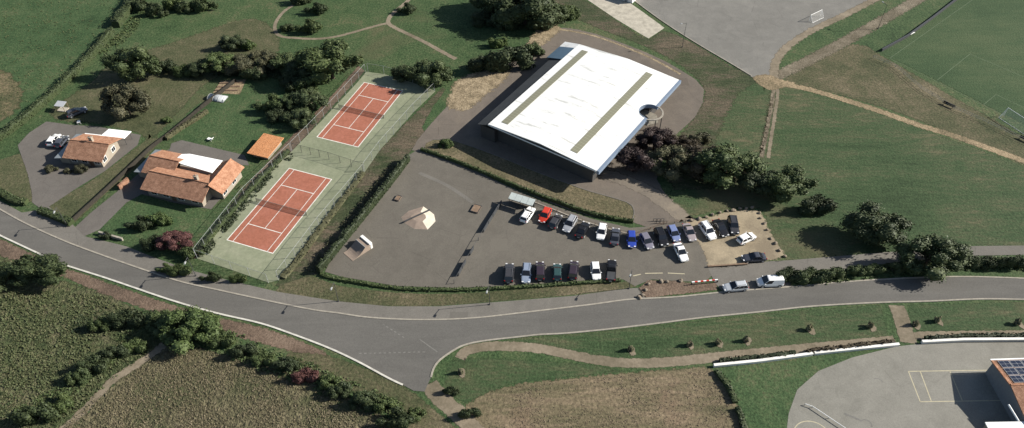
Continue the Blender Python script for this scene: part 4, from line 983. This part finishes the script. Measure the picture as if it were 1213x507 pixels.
# ------------------------------------------------------------------ school building in the lower right corner
o5 = G(1197, 456, 4.4); o5.z = 0; A5 = R(2)
sc = thing('school_building', 'school building with orange tiled roof and a grid of solar panels, lower right corner', 'building', o5, A5)
D5 = (G(1181, 428, 4.6)-G(1203, 462, 4.6)).length
sx0 = (G(1181, 428, 4.6)-G(1203, 462, 4.6))
b = MB(); b.prism([(.12, -6.6), (16, -6.6), (16, 5.2), (.12, 5.2)], 0, 3.15); b.solid([(.12, -6.6, 3.15), (.12, 5.2, 3.15), (.12, 0, 4.2)], .02); b.build('wall', M['schoolwall'], sc)
b = MB(); b.solid([(0, .0, 4.4), (16.4, .0, 4.4), (16.4, 5.6, 3.35), (0, 5.6, 3.35)], .16); rf = b.build('roof', M['tile_brown'], sc)
b = MB(); b.solid([(0, .0, 4.4), (16.4, .0, 4.4), (16.4, -7.0, 3.2), (0, -7.0, 3.2)], .16); b.build('roof', M['tile_brown'], sc)
b = MB(); b.tube((0, 0, 4.44), (16.4, 0, 4.44), .16); b.build('ridge_cap', M['tile_orange'], sc)
b = MB(); b.solid([(-.12, 0, 4.47), (.3, 0, 4.47), (.3, 5.6, 3.42), (-.12, 5.6, 3.42)], .2); b.build('verge_tiles', M['tile_orange'], sc)
b = MB(); b.box((8.2, 5.75, 3.3), (16.6, .26, .18)); b.build('gutter', M['white'], sc)
nsol = 0
for i in range(7):
    for j in range(3):
        y = .45+j*1.7; x = .9+i*2.05; z = lambda yy: 4.4-yy*1.05/5.6+.1
        b = MB(); b.solid([(x, y, z(y)), (x+1.9, y, z(y)), (x+1.9, y+1.55, z(y+1.55)), (x, y+1.55, z(y+1.55))], .05); pf = b.build('solar_panel', M['silver'], sc)
        b = MB()
        for a in range(2):
            for c in range(2):
                xa, ya = x+.07+a*.91, y+.06+c*.73; b.solid([(xa, ya, z(ya)+.02), (xa+.83, ya, z(ya)+.02), (xa+.83, ya+.68, z(ya+.68)+.02), (xa, ya+.68, z(ya+.68)+.02)], .015)
        b.build('solar_cells', M['solar'], pf)
o6 = G(1167, 500, 3.0); o6.z = 0
an = thing('flat_annex', 'white flat roofed annex in front of the school building', 'building', o6, R(1))
b = MB(); b.prism([(.2, -9), (14, -9), (14, -.2), (.2, -.2)], 0, 2.8); b.build('wall', M['render'], an)
b = MB(); b.prism([(0, -9.2), (14.2, -9.2), (14.2, 0), (0, 0)], 2.8, 3.0); b.build('roof', M['white_flat'], an)
b = MB(); b.tube((5.6, .1, 2.9), (5.2, 3.0, 3.2), .16); b.build('downpipe', M['white'], an)
# school yard markings
b = MB(); z = .004*9+.002
for a, c in (((1076,440),(1180,438.5)), ((1076,440),(1090,476)), ((1090,476),(1185,474.5)), ((1090,440),(1103,475)), ((1125,439.5),(1140,475))): line(b, a, c, .16, z)
tag(b.build('yard_marking', M['paint_yellow']), kind='structure')
def ringmark(px, py, r, a0=0, a1=2*math.pi, mat=None, zz=z, wd=.16):
    c = G(px, py); b = MB(); n = 40; q = [c+Vector((r*math.cos(a0+(a1-a0)*k/n), r*math.sin(a0+(a1-a0)*k/n), 0)) for k in range(n+1)]
    L, Rr = offset(q, wd/2), offset(q, -wd/2)
    for i in range(n): b.quad(*[Vector((p.x, p.y, zz)) for p in (L[i], L[i+1], Rr[i+1], Rr[i])])
    tag(b.build('yard_marking', mat or M['paint_yellow']), kind='structure')
ringmark(963, 519, 3.1)
ringmark(1040, 453, .8, 0, 2.2, M['paint_faint'], z+.004); ringmark(1026, 503, .9, -.5, 2.5, M['paint_faint'], z+.008)
b = MB(); line(b, (1000,490), (1020,498), .3, z+.012); tag(b.build('yard_marking', M['paint_faint']), kind='structure')
rl = thing('barrier_rail', 'long white barrier rail on the school yard', 'rail', G(953, 480))
q = [p-G(953, 480) for p in densify(P2([(953,480),(962,483),(1001,509)]), 2, False)]
b = MB()
for u, v in zip(q[:-1], q[1:]): b.tube(u+Vector((0, 0, .45)), v+Vector((0, 0, .45)), .06, k=6)
b.build('rail', M['white'], rl)
for p in q: b = MB(); b.tube(p, p+Vector((0, 0, .45)), .05, k=6); b.build('post', M['grey'], rl)

# ------------------------------------------------------------------ skate park
o7 = G(497, 262); sp = thing('skate_pyramid', 'pale wooden skate pyramid with ramps on four sides', 'skate ramp', o7, heading(497, 262, 21, -8), None, (1.4, 1.4, 1.1))
o7 = G(496, 258); sp.location = o7; sp.scale = (1, 1, 1); sp.rotation_euler = (0, 0, 0)
base = [G(400+x/4.055, 220+y/4.055)-o7 for x, y in ((305,152),(340,122),(412,100),(463,138),(470,172),(432,211),(368,208),(322,180))]
top = [Vector((p.x*.45, p.y*.42, .42)) for p in base]
for k in range(8):
    u, v = base[k], base[(k+1) % 8]; tu, tv = top[k], top[(k+1) % 8]
    b = MB(); lo4 = Vector((0, 0, .04)); b.loft([[u, v, v+lo4, u+lo4], [Vector((tu.x, tu.y, 0)), Vector((tv.x, tv.y, 0)), tv, tu]]); b.build('ramp', M['plywood_sunlit'] if k in (2, 3, 4) else M['plywood'], sp)  # sunward faces take a paler copy, sunlight put into the colour
b = MB(); b.prism([(p.x, p.y) for p in top], 0, .42); b.build('deck', M['plywood'], sp)
d7 = G(510, 250)-G(482, 263); a7 = math.atan2(d7.y, d7.x)
b = MB(); b.box((-.3, .1, .56), (6.2, .2, .3), a7); b.build('grind_ledge', M['darkgrey'], sp)
o8 = G(424, 297); qp = thing('quarter_pipe', 'small brown quarter pipe with a white back board', 'skate ramp', o8, heading(424, 297, 10, -6.5), None, (1.3, 1.35, 1.1))
n = 8; prof = [(-1.9+2.6*k/n, .08+1.25*(k/n)**2.2) for k in range(n+1)]
b = MB(); b.loft([[(x, -1.15, 0), (x, 1.15, 0), (x, 1.15, zz), (x, -1.15, zz)] for x, zz in prof]); b.build('ramp', M['plywood'], qp)
b = MB(); b.box((1.2, 0, .62), (1.0, 2.3, 1.24)); b.build('platform', M['plywood'], qp)
b = MB(); b.box((1.78, 0, .75), (.5, 2.3, 1.5)); b.build('back_board', M['wall_white'], qp)
b = MB(); b.tube((.7, -1.15, 1.36), (.7, 1.15, 1.36), .05); b.build('coping_pipe', M['grey'], qp)
def grindbox(px, py, dx, dy, l, w_, label):
    t = thing('grind_box', label, 'skate obstacle', G(px, py), heading(px, py, dx, dy))
    b = MB(); b.box((0, 0, .15), (l, w_, .3)); b.build('box', M['wood'], t)
    b = MB()
    for sy in (-1, 1): b.box((0, sy*w_/2, .31), (l+.1, .1, .08))
    for sx in (-1, 1): b.box((sx*l/2, 0, .312), (.1, w_-.1, .08))
    b.build('edge', M['darkgrey'], t)
grindbox(471.5, 235.5, 5, -7, 1.5, 1.1, 'small dark edged grind box above the skate pyramid')
grindbox(564, 248, 5, -8, 2.2, 1.7, 'larger dark edged grind box near the car park barrier')
# barrier between skate park and cars
bq = P2([(594,241),(578,266),(561,295),(547,319),(538,336)]); o9 = bq[0].copy()
br = thing('barrier_fence', 'low barrier fence with dark panels between the skate park and the parked cars', 'fence', o9)
st = densify(bq, 1.9, False)
for p in st: b = MB(); b.tube(p-o9, p-o9+Vector((0, 0, 1.0)), .06, k=6); b.build('post', M['darkgrey'], br)
b = MB()
for u, v in zip(st[:-1], st[1:]): b.tube(u-o9+Vector((0, 0, .95)), v-o9+Vector((0, 0, .95)), .04, k=6)
b.build('rail', M['darkgrey'], br)
for i, (u, v) in enumerate(zip(st[:-1], st[1:])):
    if i in (0, 1, 2, 3, 6, 8, 9, 11, 12, 13):
        u = u-o9; v = v-o9; b = MB(); d = (v-u).normalized()*.12
        m = (u+v)/2; b.box((m.x, m.y, .5), ((v-u).length-.2, .3, .8), math.atan2((v-u).y, (v-u).x)); b.build('panel', M['darkgrey'], br)
# bicycle shelter
ob = G(618, 245); bs = thing('bicycle_shelter', 'long shelter with a pale translucent roof at the end of the car row', 'shelter', ob, heading(618, 245, 27, 8.5))
b = MB(); b.solid([(-2.8, -.9, 2.2), (2.8, -.9, 2.2), (2.8, .9, 2.5), (-2.8, .9, 2.5)], .06); rr = b.build('roof', plain('pale_sheet', (.42, .46, .44), .5, .4, var=.1), bs)
for x in (-1.4, 0, 1.4): b = MB(); b.solid([(x-.03, -.9, 2.22), (x+.03, -.9, 2.22), (x+.03, .9, 2.52), (x-.03, .9, 2.52)], .1); b.build('roof_rib', M['grey'], rr)
for x in (-2.6, 0, 2.6):
    for y in (-.75, .75): b = MB(); b.tube((x, y, 0), (x, y, 2.3), .06, k=6); b.build('post', M['darkgrey'], bs)
b = MB(); b.box((0, .8, 1.2), (5.3, .05, 1.9)); b.build('back_panel', M['darkgrey'], bs)
# ---- street lamps: base, lean of nothing: real upright posts
LP = [(401,357,'beside the grass verge of the skate park'), (580,361,'at the middle of the bend, opposite the road fork'), (745,342,'beside the end of the car park hedge'), (80,268,'at the front hedge between the two houses'), (232,327,'at the road end of the nearer tennis court')]
def lamp(px, py, label, h=5.6, group='street lamps along the pavement', ang=None, px2=None):
    a = heading(px, py, -4, 12) if ang is None else ang
    t = thing('street_lamp', label, 'street lamp', G(px, py), a, group)
    b = MB(); b.tube((0, 0, 0), (0, 0, h), .07, .045); b.box((0, 0, .12), (.26, .26, .24)); b.build('post', M['darkgrey'], t)
    b = MB(); b.tube((0, 0, h-.1), (1.3, 0, h+.15), .05); b.build('arm', M['darkgrey'], t)
    b = MB(); b.box((1.55, 0, h+.12), (.75, .3, .16), taper=.7); hd = b.build('lamp_head', M['grey'], t)
    b = MB(); b.box((1.55, 0, h+.02), (.5, .22, .06)); b.build('lens', M['pane'], hd)
for px, py, lb in LP: lamp(px, py, 'dark street lamp on the pavement '+lb)
lamp(808, 56, 'dark lamp post on the bank beyond the hall', 7.5, None, R(200))
lamp(1040, 34, 'dark lamp post on the worn track by the football pitch', 7.5, None, R(120))
# ---- football pitch things
def goal(px, py, rz, label, w_=7.3, h=2.44, dd=1.8):
    t = thing('football_goal', label, 'goal', G(px, py), rz)
    for y in (-w_/2, w_/2): b = MB(); b.tube((0, y, 0), (0, y, h), .06); b.build('post', M['white'], t)
    b = MB(); b.tube((0, -w_/2-.06, h), (0, w_/2+.06, h), .06); b.build('crossbar', M['white'], t)
    b = MB(); b.quad((0, -w_/2, h), (0, w_/2, h), (dd, w_/2, .05), (dd, -w_/2, .05))
    for y in (-w_/2, w_/2): b.poly([(0, y, h), (dd, y, .05), (0, y, .05)])
    b.build('net', M['net'], t)
    b = MB()
    for y in (-w_/2, w_/2): b.tube((0, y, h), (dd, y, .05), .04)
    b.tube((dd, -w_/2, .05), (dd, w_/2, .05), .04); b.build('stay', M['white'], t)
ga = heading(1193, 140, 20, 13); goal(1204, 147, ga-math.pi/2, 'white football goal at the edge of the grass pitch', 7.3)
ga2 = heading(956, 27, 23, -11); goal(965, 22, ga2-math.pi/2, 'small white goal on the grey gravel pitch', 5.0, 2.0, 1.2)
b = MB(); z = .004*4+.003
for a, c in (((1054,69),(1184,134)), ((1110,95),(1149,64)), ((1149,64),(1300,128)), ((1054,69),(1180,-20)), ((1165,124),(1180,112)), ((1180,112),(1235,138))): line(b, a, c, .14, z)
tag(b.build('pitch_marking', M['pitchline']), kind='structure')
fence('touchline_rail', [(1034,69),(1060,80),(1090,106),(1130,130),(1170,147),(1213,168),(1260,190)], 1.0, 3.0, 'low pale rail along the near side of the football pitch', 'rail', M['grey'], None, None, .04)
def bench(px, py, dx, dy, L, label, dug=False):
    t = thing('bench', label, 'bench', G(px, py), heading(px, py, dx, dy))
    if dug:
        b = MB(); b.box((0, .24, .72), (L*.9, .05, .4)); b.build('backrest', M['darkwood'], t)
    b = MB(); b.box((0, 0, .45), (L*.9, .4, .06)); b.build('seat', M['darkwood'] if dug else M['white'], t)
    for x in (-L*.35, L*.35): b = MB(); b.box((x, 0, .21), (.08, .3, .42)); b.build('leg', M['darkgrey'], t)
bench(1123, 126, 18, 8, 3.2, 'dark bench with a backrest by the pitch rail, the farther of two', True)
bench(1214, 167, 18, 8, 3.2, 'dark bench with a backrest by the pitch rail at the right edge', True)
bench(1072, 45, 10, -5, 2.2, 'white bench beside the far pitch boundary, left one'); bench(1080, 41, 10, -5, 2.2, 'white bench beside the far pitch boundary, right one')
wall([(1044,61),(1075,44),(1105,22),(1136,-2)], .3, .8, M['darkgrey'], 'dark low boundary wall at the corner of the football pitch', 'wall', 'boundary_wall')
# white changing hut at the top edge
hu = thing('white_hut', 'white flat roofed hut cut by the top edge beside the gravel pitch', 'hut', G(741, 2), HA)
b = MB(); b.box((0, 3.0, 1.15), (4.2, 5.6, 2.3)); b.build('wall', M['white'], hu)
b = MB(); b.box((0, 3.0, 2.38), (4.6, 6.0, .16)); b.build('roof', M['white_flat'], hu)
b = MB(); b.box((0, .17, 1.0), (.95, .08, 2.0)); d = b.build('door', M['grey'], hu)
# ---- stones, bollards and barrier round the gravel lot
ST_ME = []
for i in range(5):
    bm = bmesh.new(); bmesh.ops.create_icosphere(bm, subdivisions=2, radius=.5); rnd = random.Random(i+70); off = Vector((rnd.random()*20, rnd.random()*20, i*7))
    for v in bm.verts:
        v.co *= 1+.45*mnoise.noise(v.co*1.7+off)+.15*mnoise.noise(v.co*5+off); v.co.z = max(v.co.z*.75, -.25)
    me = bpy.data.meshes.new('boulder'); bm.to_mesh(me); bm.free(); me.materials.append(M['stone']); ST_ME.append(me)
rs = random.Random(5)
edge = densify(P2([(819,262),(836,258),(852,253),(868,249.5),(892,247.5),(899,253),(905,265),(914,282),(929,304)]), 1.45, False)
for p in edge:
    o = add('boulder', rs.choice(ST_ME), None, None, Vector((p.x+rs.gauss(0, .15), p.y+rs.gauss(0, .15), .2))); k = .55+.35*rs.random()
    o.scale = (k*1.2, k, k*1.1); o.rotation_euler = (0, 0, rs.random()*6.3); tag(o, 'pale brown boulder in the row edging the gravel parking lot', 'boulder', 'boulders edging the gravel parking lot')
for px, py in ((761,350),(765,344),(768,337),(783,334),(790,334.5),(806,333),(757,353)):
    p = G(px, py); o = add('boulder', rs.choice(ST_ME), None, None, Vector((p.x, p.y, .22))); k = .6+.3*rs.random()
    o.scale = (k*1.15, k, k*1.2); o.rotation_euler = (0, 0, rs.random()*6.3); tag(o, 'brown boulder on the bare dirt at the car park entrance', 'boulder', 'boulders on the dirt by the entrance')
bb_ = thing('striped_barrier', 'red and white striped barrier bar across the car park entrance', 'barrier', G(834, 336), heading(834, 336, 26, -2.5))
L = 5.2
for k in range(9):
    b = MB(); b.box((-L/2+L*(k+.5)/9, 0, .8), (L/9-.004, .22, .22)); b.build('bar_segment', M['white'] if k % 2 == 0 else M['red'], bb_)
for x in (-L/2, L/2): b = MB(); b.box((x, .0, .34), (.2, .2, .68)); b.build('post', M['darkgrey'], bb_)
wall([(838,316.5),(855,315.5),(885,313.5)], .25, .35, M['wood'], 'low timber edging between gravel lot and lane', 'edging', 'timber_edging')
for (a, c, lb) in (((776,262),(784,262),'farther of the two by the hall road'), ((779,265),(788,264.5),'nearer of the two by the hall road')):
    m = ((a[0]+c[0])/2, (a[1]+c[1])/2); t = thing('bike_rack', 'low dark hoop rack, '+lb, 'bike rack', G(*m), 0)
    for x in (-.8, 0, .8):
        b = MB(); b.tube((x-.3, 0, 0), (x-.3, 0, .75), .05, k=6); b.tube((x+.3, 0, 0), (x+.3, 0, .75), .05, k=6); b.tube((x-.33, 0, .75), (x+.33, 0, .75), .05, k=6); b.build('hoop', M['darkgrey'], t)
fence('hall_rail', [(752,278),(770,272),(786,266),(812,263)], .8, 2.0, 'low wooden rail between the car row and the hall road', 'rail', M['wood'], None, None, .06)
fence('car_park_rail', [(636,241.5),(660,250),(690,262),(720,271),(750,279.5)], .7, 2.2, 'low wooden rail at the head of the north car row', 'rail', M['wood'], None, None, .06)

# ------------------------------------------------------------------ cars
def paint(name, c, metal=.0):
    s = Nodes(name+'_paint'); z = s.noise(s.pos(True), 1.5, 2); s.color(s.ramp(z, [(.3, tuple(k*.93 for k in c)), (.7, c)]))
    s.b.inputs['Roughness'].default_value = .3; s.b.inputs['Metallic'].default_value = metal; s.b.inputs['Coat Weight'].default_value = .5; s.b.inputs['Coat Roughness'].default_value = .1; return s.m
PT = {'white': paint('white', (.78, .78, .77)), 'red': paint('red', (.50, .045, .025)), 'darkgrey': paint('dark_grey', (.045, .045, .05)), 'silver': paint('silver', (.40, .41, .43), .3),
      'black': paint('black', (.014, .014, .016)), 'bluegrey': paint('blue_grey', (.055, .06, .075)), 'blue': paint('blue', (.03, .06, .33)), 'lilac': paint('lilac_grey', (.20, .19, .23), .2),
      'paleblue': paint('pale_blue', (.16, .20, .36)), 'pinksilver': paint('pinkish_silver', (.34, .29, .29), .2), 'purple': paint('dark_purple', (.035, .025, .035)), 'teal': paint('dark_teal', (.03, .065, .065)),
      'palesilver': paint('pale_silver', (.52, .54, .56), .2), 'silverblue': paint('silver_blue', (.26, .31, .40), .2)}
M['tyre'] = plain('tyre_rubber', (.018, .018, .018), .9, .2); M['lampglass'] = plain('headlight_glass', (.6, .6, .6), .15, .6)
M['taillight'] = plain('taillight_red', (.35, .01, .01), .3, .5); M['plate'] = plain('number_plate', (.6, .6, .55), .5); M['glass'] = plain('car_glass', (.012, .014, .018), .06, .7)
def body_ring(x, hw, zb, zt, k=.9):
    return [(x, -hw*.86, zb), (x, -hw, zb+.12), (x, -hw, zb+(zt-zb)*.62), (x, -hw*k, zt-.03), (x, -hw*.6, zt), (x, hw*.6, zt), (x, hw*k, zt-.03), (x, hw, zb+(zt-zb)*.62), (x, hw, zb+.12), (x, hw*.86, zb)]
KINDS = {   # length, half width, height, belt height, bonnet nose height, cabin rear x, windscreen base x, rear slope, front slope
 'hatch': (4.0, .86, 1.46, .93, .70, -1.88, .98, .32, .85), 'saloon': (4.5, .88, 1.44, .92, .70, -1.55, .95, .75, .90), 'estate': (4.5, .88, 1.47, .92, .70, -2.15, .95, .35, .90),
 'suv': (4.5, .92, 1.70, 1.05, .85, -2.12, 1.05, .35, .70), 'mpv': (4.4, .90, 1.66, 1.0, .80, -2.08, 1.25, .28, .95), 'van': (4.7, .92, 1.8, 1.05, .9, -2.28, 1.45, .12, .80), 'pickup': (5.0, .92, 1.72, 1.02, .90, -.35, 1.15, .15, .65)}
CAR_ME = {}
def car_parts(kind):
    if kind in CAR_ME: return CAR_ME[kind]
    Ln, hw, H, bt, nz, xr, xw, rs_, fs = KINDS[kind]; h = Ln/2; P = []
    b = MB()
    deck = bt if kind not in ('saloon',) else bt-.02
    if kind == 'pickup':
        sts = [(-h, hw*.9, .42, .80), (-h+.06, hw*.97, .34, .86), (xr-.02, hw, .28, .86), (xr+.05, hw, .26, bt), (0.3, hw, .24, bt), (xw, hw, .24, bt-.02), (h-.45, hw*.95, .26, nz+.05), (h-.1, hw*.88, .28, nz-.08), (h, hw*.74, .34, nz-.28)]
    else:
        sts = [(-h, hw*.78, .40, deck-.22), (-h+.10, hw*.92, .30, deck-.06), (-h+.45, hw*.98, .26, deck), (-.6, hw, .24, bt), (.4, hw, .24, bt), (xw, hw*.99, .24, bt-.02), (h-.5, hw*.95, .25, nz+.04), (h-.12, hw*.86, .28, nz-.10), (h, hw*.72, .34, nz-.28)]
    b.loft([body_ring(*s) for s in sts])
    tw = hw*.74; bw = hw*.93; x0, x1, t0, t1 = xr, xw, xr+rs_, xw-fs; zb = bt-.06
    xm = (t0+t1)/2
    def cab(x, wd, z): return [(x, -wd, z), (x, wd, z)]
    n = len(b.v)
    rings = [[(x0, -bw, zb), (x0, bw, zb), (x1, bw, zb), (x1, -bw, zb)], [(t0, -tw, H-.05), (t0, tw, H-.05), (t1, tw, H-.05), (t1, -tw, H-.05)], [(t0+.12, -tw*.85, H), (t0+.12, tw*.85, H), (t1-.15, tw*.85, H), (t1-.15, -tw*.85, H)]]
    b.loft(rings)
    for sy in (-1, 1): b.box((xw-.25, sy*(hw+.08), bt+.02), (.16, .16, .12))                # mirrors
    P.append(('body', b.mesh('body'), None, None))
    def pane(name, A, B, C, D, inset=.1, push=.012):
        A, B, C, D = map(Vector, (A, B, C, D)); c = (A+B+C+D)/4; nn = (B-A).cross(D-A).normalized()
        if nn.dot(c-Vector((xm, 0, H*.6))) < 0: nn = -nn
        q = [p.lerp(c, inset)+nn*push for p in (A, B, C, D)]; m = MB(); m.solid(q, .01) if abs(nn.z) > .05 else m.quad(*q); P.append((name, m.mesh(name), 'glass', None))
    Z = H-.05
    pane('windscreen', (x1, -bw, zb+.03), (x1, bw, zb+.03), (t1, tw, Z), (t1, -tw, Z), .07)
    pane('rear_window', (x0, -bw, zb+.1), (x0, bw, zb+.1), (t0, tw, Z), (t0, -tw, Z), .12)
    for sy in (-1, 1):
        lo_ = lambda x: Vector((x, sy*bw, zb+.04)); hi_ = lambda x: Vector((x, sy*tw, Z))
        if kind == 'van': segs = ((.62, .97),)
        elif kind == 'pickup': segs = ((.05, .97),)
        elif kind in ('estate', 'suv', 'mpv'): segs = ((.03, .30), (.32, .62), (.64, .97))
        else: segs = ((.06, .48), (.51, .97))
        for s0, s1 in segs: pane('side_window', lo_(x0+(x1-x0)*s0), lo_(x0+(x1-x0)*s1), hi_(t0+(t1-t0)*s1), hi_(t0+(t1-t0)*s0), .08)
    for sx in (-h+.80, h-.80):
        for sy in (-1, 1):
            m = MB(); r = .33 if kind not in ('suv', 'pickup', 'van') else .37; m.tube((sx, sy*(hw-.18), r), (sx, sy*(hw+.03), r), r, k=14); w_ = m.mesh('wheel')
            m = MB(); m.tube((sx, sy*(hw+.02), r), (sx, sy*(hw+.045), r), r*.62, k=10); P.append(('wheel', w_, 'tyre', ('rim', m.mesh('rim'), 'silver')))
    for sy in (-1, 1):
        m = MB(); m.box((h-.16, sy*hw*.62, nz-.12), (.24, .34, .14)); P.append(('headlight', m.mesh('headlight'), 'lampglass', None))
        m = MB(); m.box((-h+.08, sy*hw*.76, deck-.16), (.12, .2, .24)); P.append(('taillight', m.mesh('taillight'), 'taillight', None))
    m = MB(); m.box((h+.005, 0, .46), (.04, .5, .12)); m2 = m.mesh('number_plate'); P.append(('number_plate', m2, 'plate', None))
    m = MB(); m.box((-h-.005, 0, .55), (.04, .5, .12)); P.append(('number_plate', m.mesh('number_plate'), 'plate', None))
    if kind == 'pickup':
        m = MB(); m.box(((-h+xr)/2, 0, .875), (xr+h-.3, hw*1.5, .02)); P.append(('load_bed', m.mesh('load_bed'), 'darkgrey', None))
    if kind in ('suv', 'estate'):
        m = MB()
        for sy in (-1, 1): m.box((xm, sy*tw*.8, H+.03), ((t1-t0)*.8, .05, .05))
        P.append(('roof_rail', m.mesh('roof_rail'), 'darkgrey', None))
    for nm, me, mt, sub in P:
        if mt: me.materials.append(M[mt])
        else: me.materials.append(PT['white'])
        if sub: sub[1].materials.append(M[sub[2]])
    CAR_ME[kind] = P; return P
def car(px, py, dx, dy, kind, col, label, name='parked_car', group='cars parked around the car park', cat='car', z=.05):
    t = thing(name, label, cat, G(px, py, .55)*1.0, heading(px, py, dx, dy), group, (1.08,)*3); t.location.z = z
    for nm, me, mt, sub in car_parts(kind):
        o = add(nm, me, PT[col] if mt is None else None, t)
        if sub: add(sub[0], sub[1], None, o)
    return t
CARS = [
 (625,254.5,9,-13.5,'estate','white','white car first in the north row, beside the pale roofed shelter'),
 (645.5,255.5,-7,14,'hatch','red','red car in the north row, the only red one'),
 (658,262.5,8,-13,'hatch','darkgrey','dark grey car in the north row, next to the red one'),
 (675,265.5,-8,14,'estate','silver','silver car with a pale roof, fourth along the north row'),
 (690,272.5,7,-13,'saloon','black','black car in the north row, between the silver and the gap'),
 (712.5,275,-3,15,'hatch','white','white car in the middle of the north row, after the gap'),
 (728.5,280.5,2,-14,'saloon','bluegrey','dark blue grey car in the north row, left of the bright blue one'),
 (748,284,1,15,'hatch','blue','bright blue car in the north row'),
 (766,286,7,12,'hatch','lilac','lilac grey car in the north row, right of the bright blue one'),
 (783,281.5,6,13,'suv','black','black car in the north row, between the lilac grey and the pale blue ones'),
 (798,277,6,12,'hatch','paleblue','pale blue car in the north row'),
 (816.5,275.5,6,13,'saloon','pinksilver','pinkish silver car at the edge of the gravel, north row'),
 (838,274,9,12,'suv','white','white car with a dark sunroof on the gravel, north row'),
 (853.5,270.5,8,12,'saloon','black','black saloon on the gravel, left one of the last two'),
 (868.5,267.5,3,14,'suv','darkgrey','dark grey car at the far corner of the gravel, last of the north row'),
 (884,282.5,15,-7,'hatch','white','white car alone on the gravel, side on'),
 (893,305.5,-16,1,'saloon','bluegrey','long dark grey car lying along the gravel edge by the lane'),
 (806.5,299,7,14,'saloon','white','white car driving in the aisle between the two rows'),
 (871,340,-16,1.5,'estate','palesilver','pale silver estate parked on the roadside in front of the white van'),
 (603,324,1,-14,'suv','darkgrey','dark grey car first in the south row, nearest the barrier fence'),
 (623.5,324,-1,14,'estate','silverblue','silver blue car with a white roof in the south row'),
 (639.5,321.5,0,-14,'mpv','purple','smaller dark purple car in the south row'),
 (660,322.5,0,-13,'hatch','teal','dark teal car in the south row'),
 (679,320.5,2,-14,'mpv','purple','bigger dark purple car in the south row, before the gap'),
 (705.5,321.5,2,14,'hatch','white','white car in the south row, after the gap'),
 (724,321,1,-14,'pickup','black','black pick-up at the end of the south row'),
]
for c in CARS: car(*c)
car(912, 334.5, -17, .5, 'van', 'white', 'white van parked on the roadside beside the bushes', 'parked_van', None, 'van')
car(64, 166, 11, -15, 'hatch', 'white', 'white car on the driveway of the first house', group='cars at the first house')
car(73.5, 168, 11, -15, 'hatch', 'bluegrey', 'dark car in the shade of the first house, beside the white one', group='cars at the first house')
car(91, 133, 18, -7, 'estate', 'bluegrey', 'dark car in the tree shade on the lawn behind the first house', group='cars at the first house')
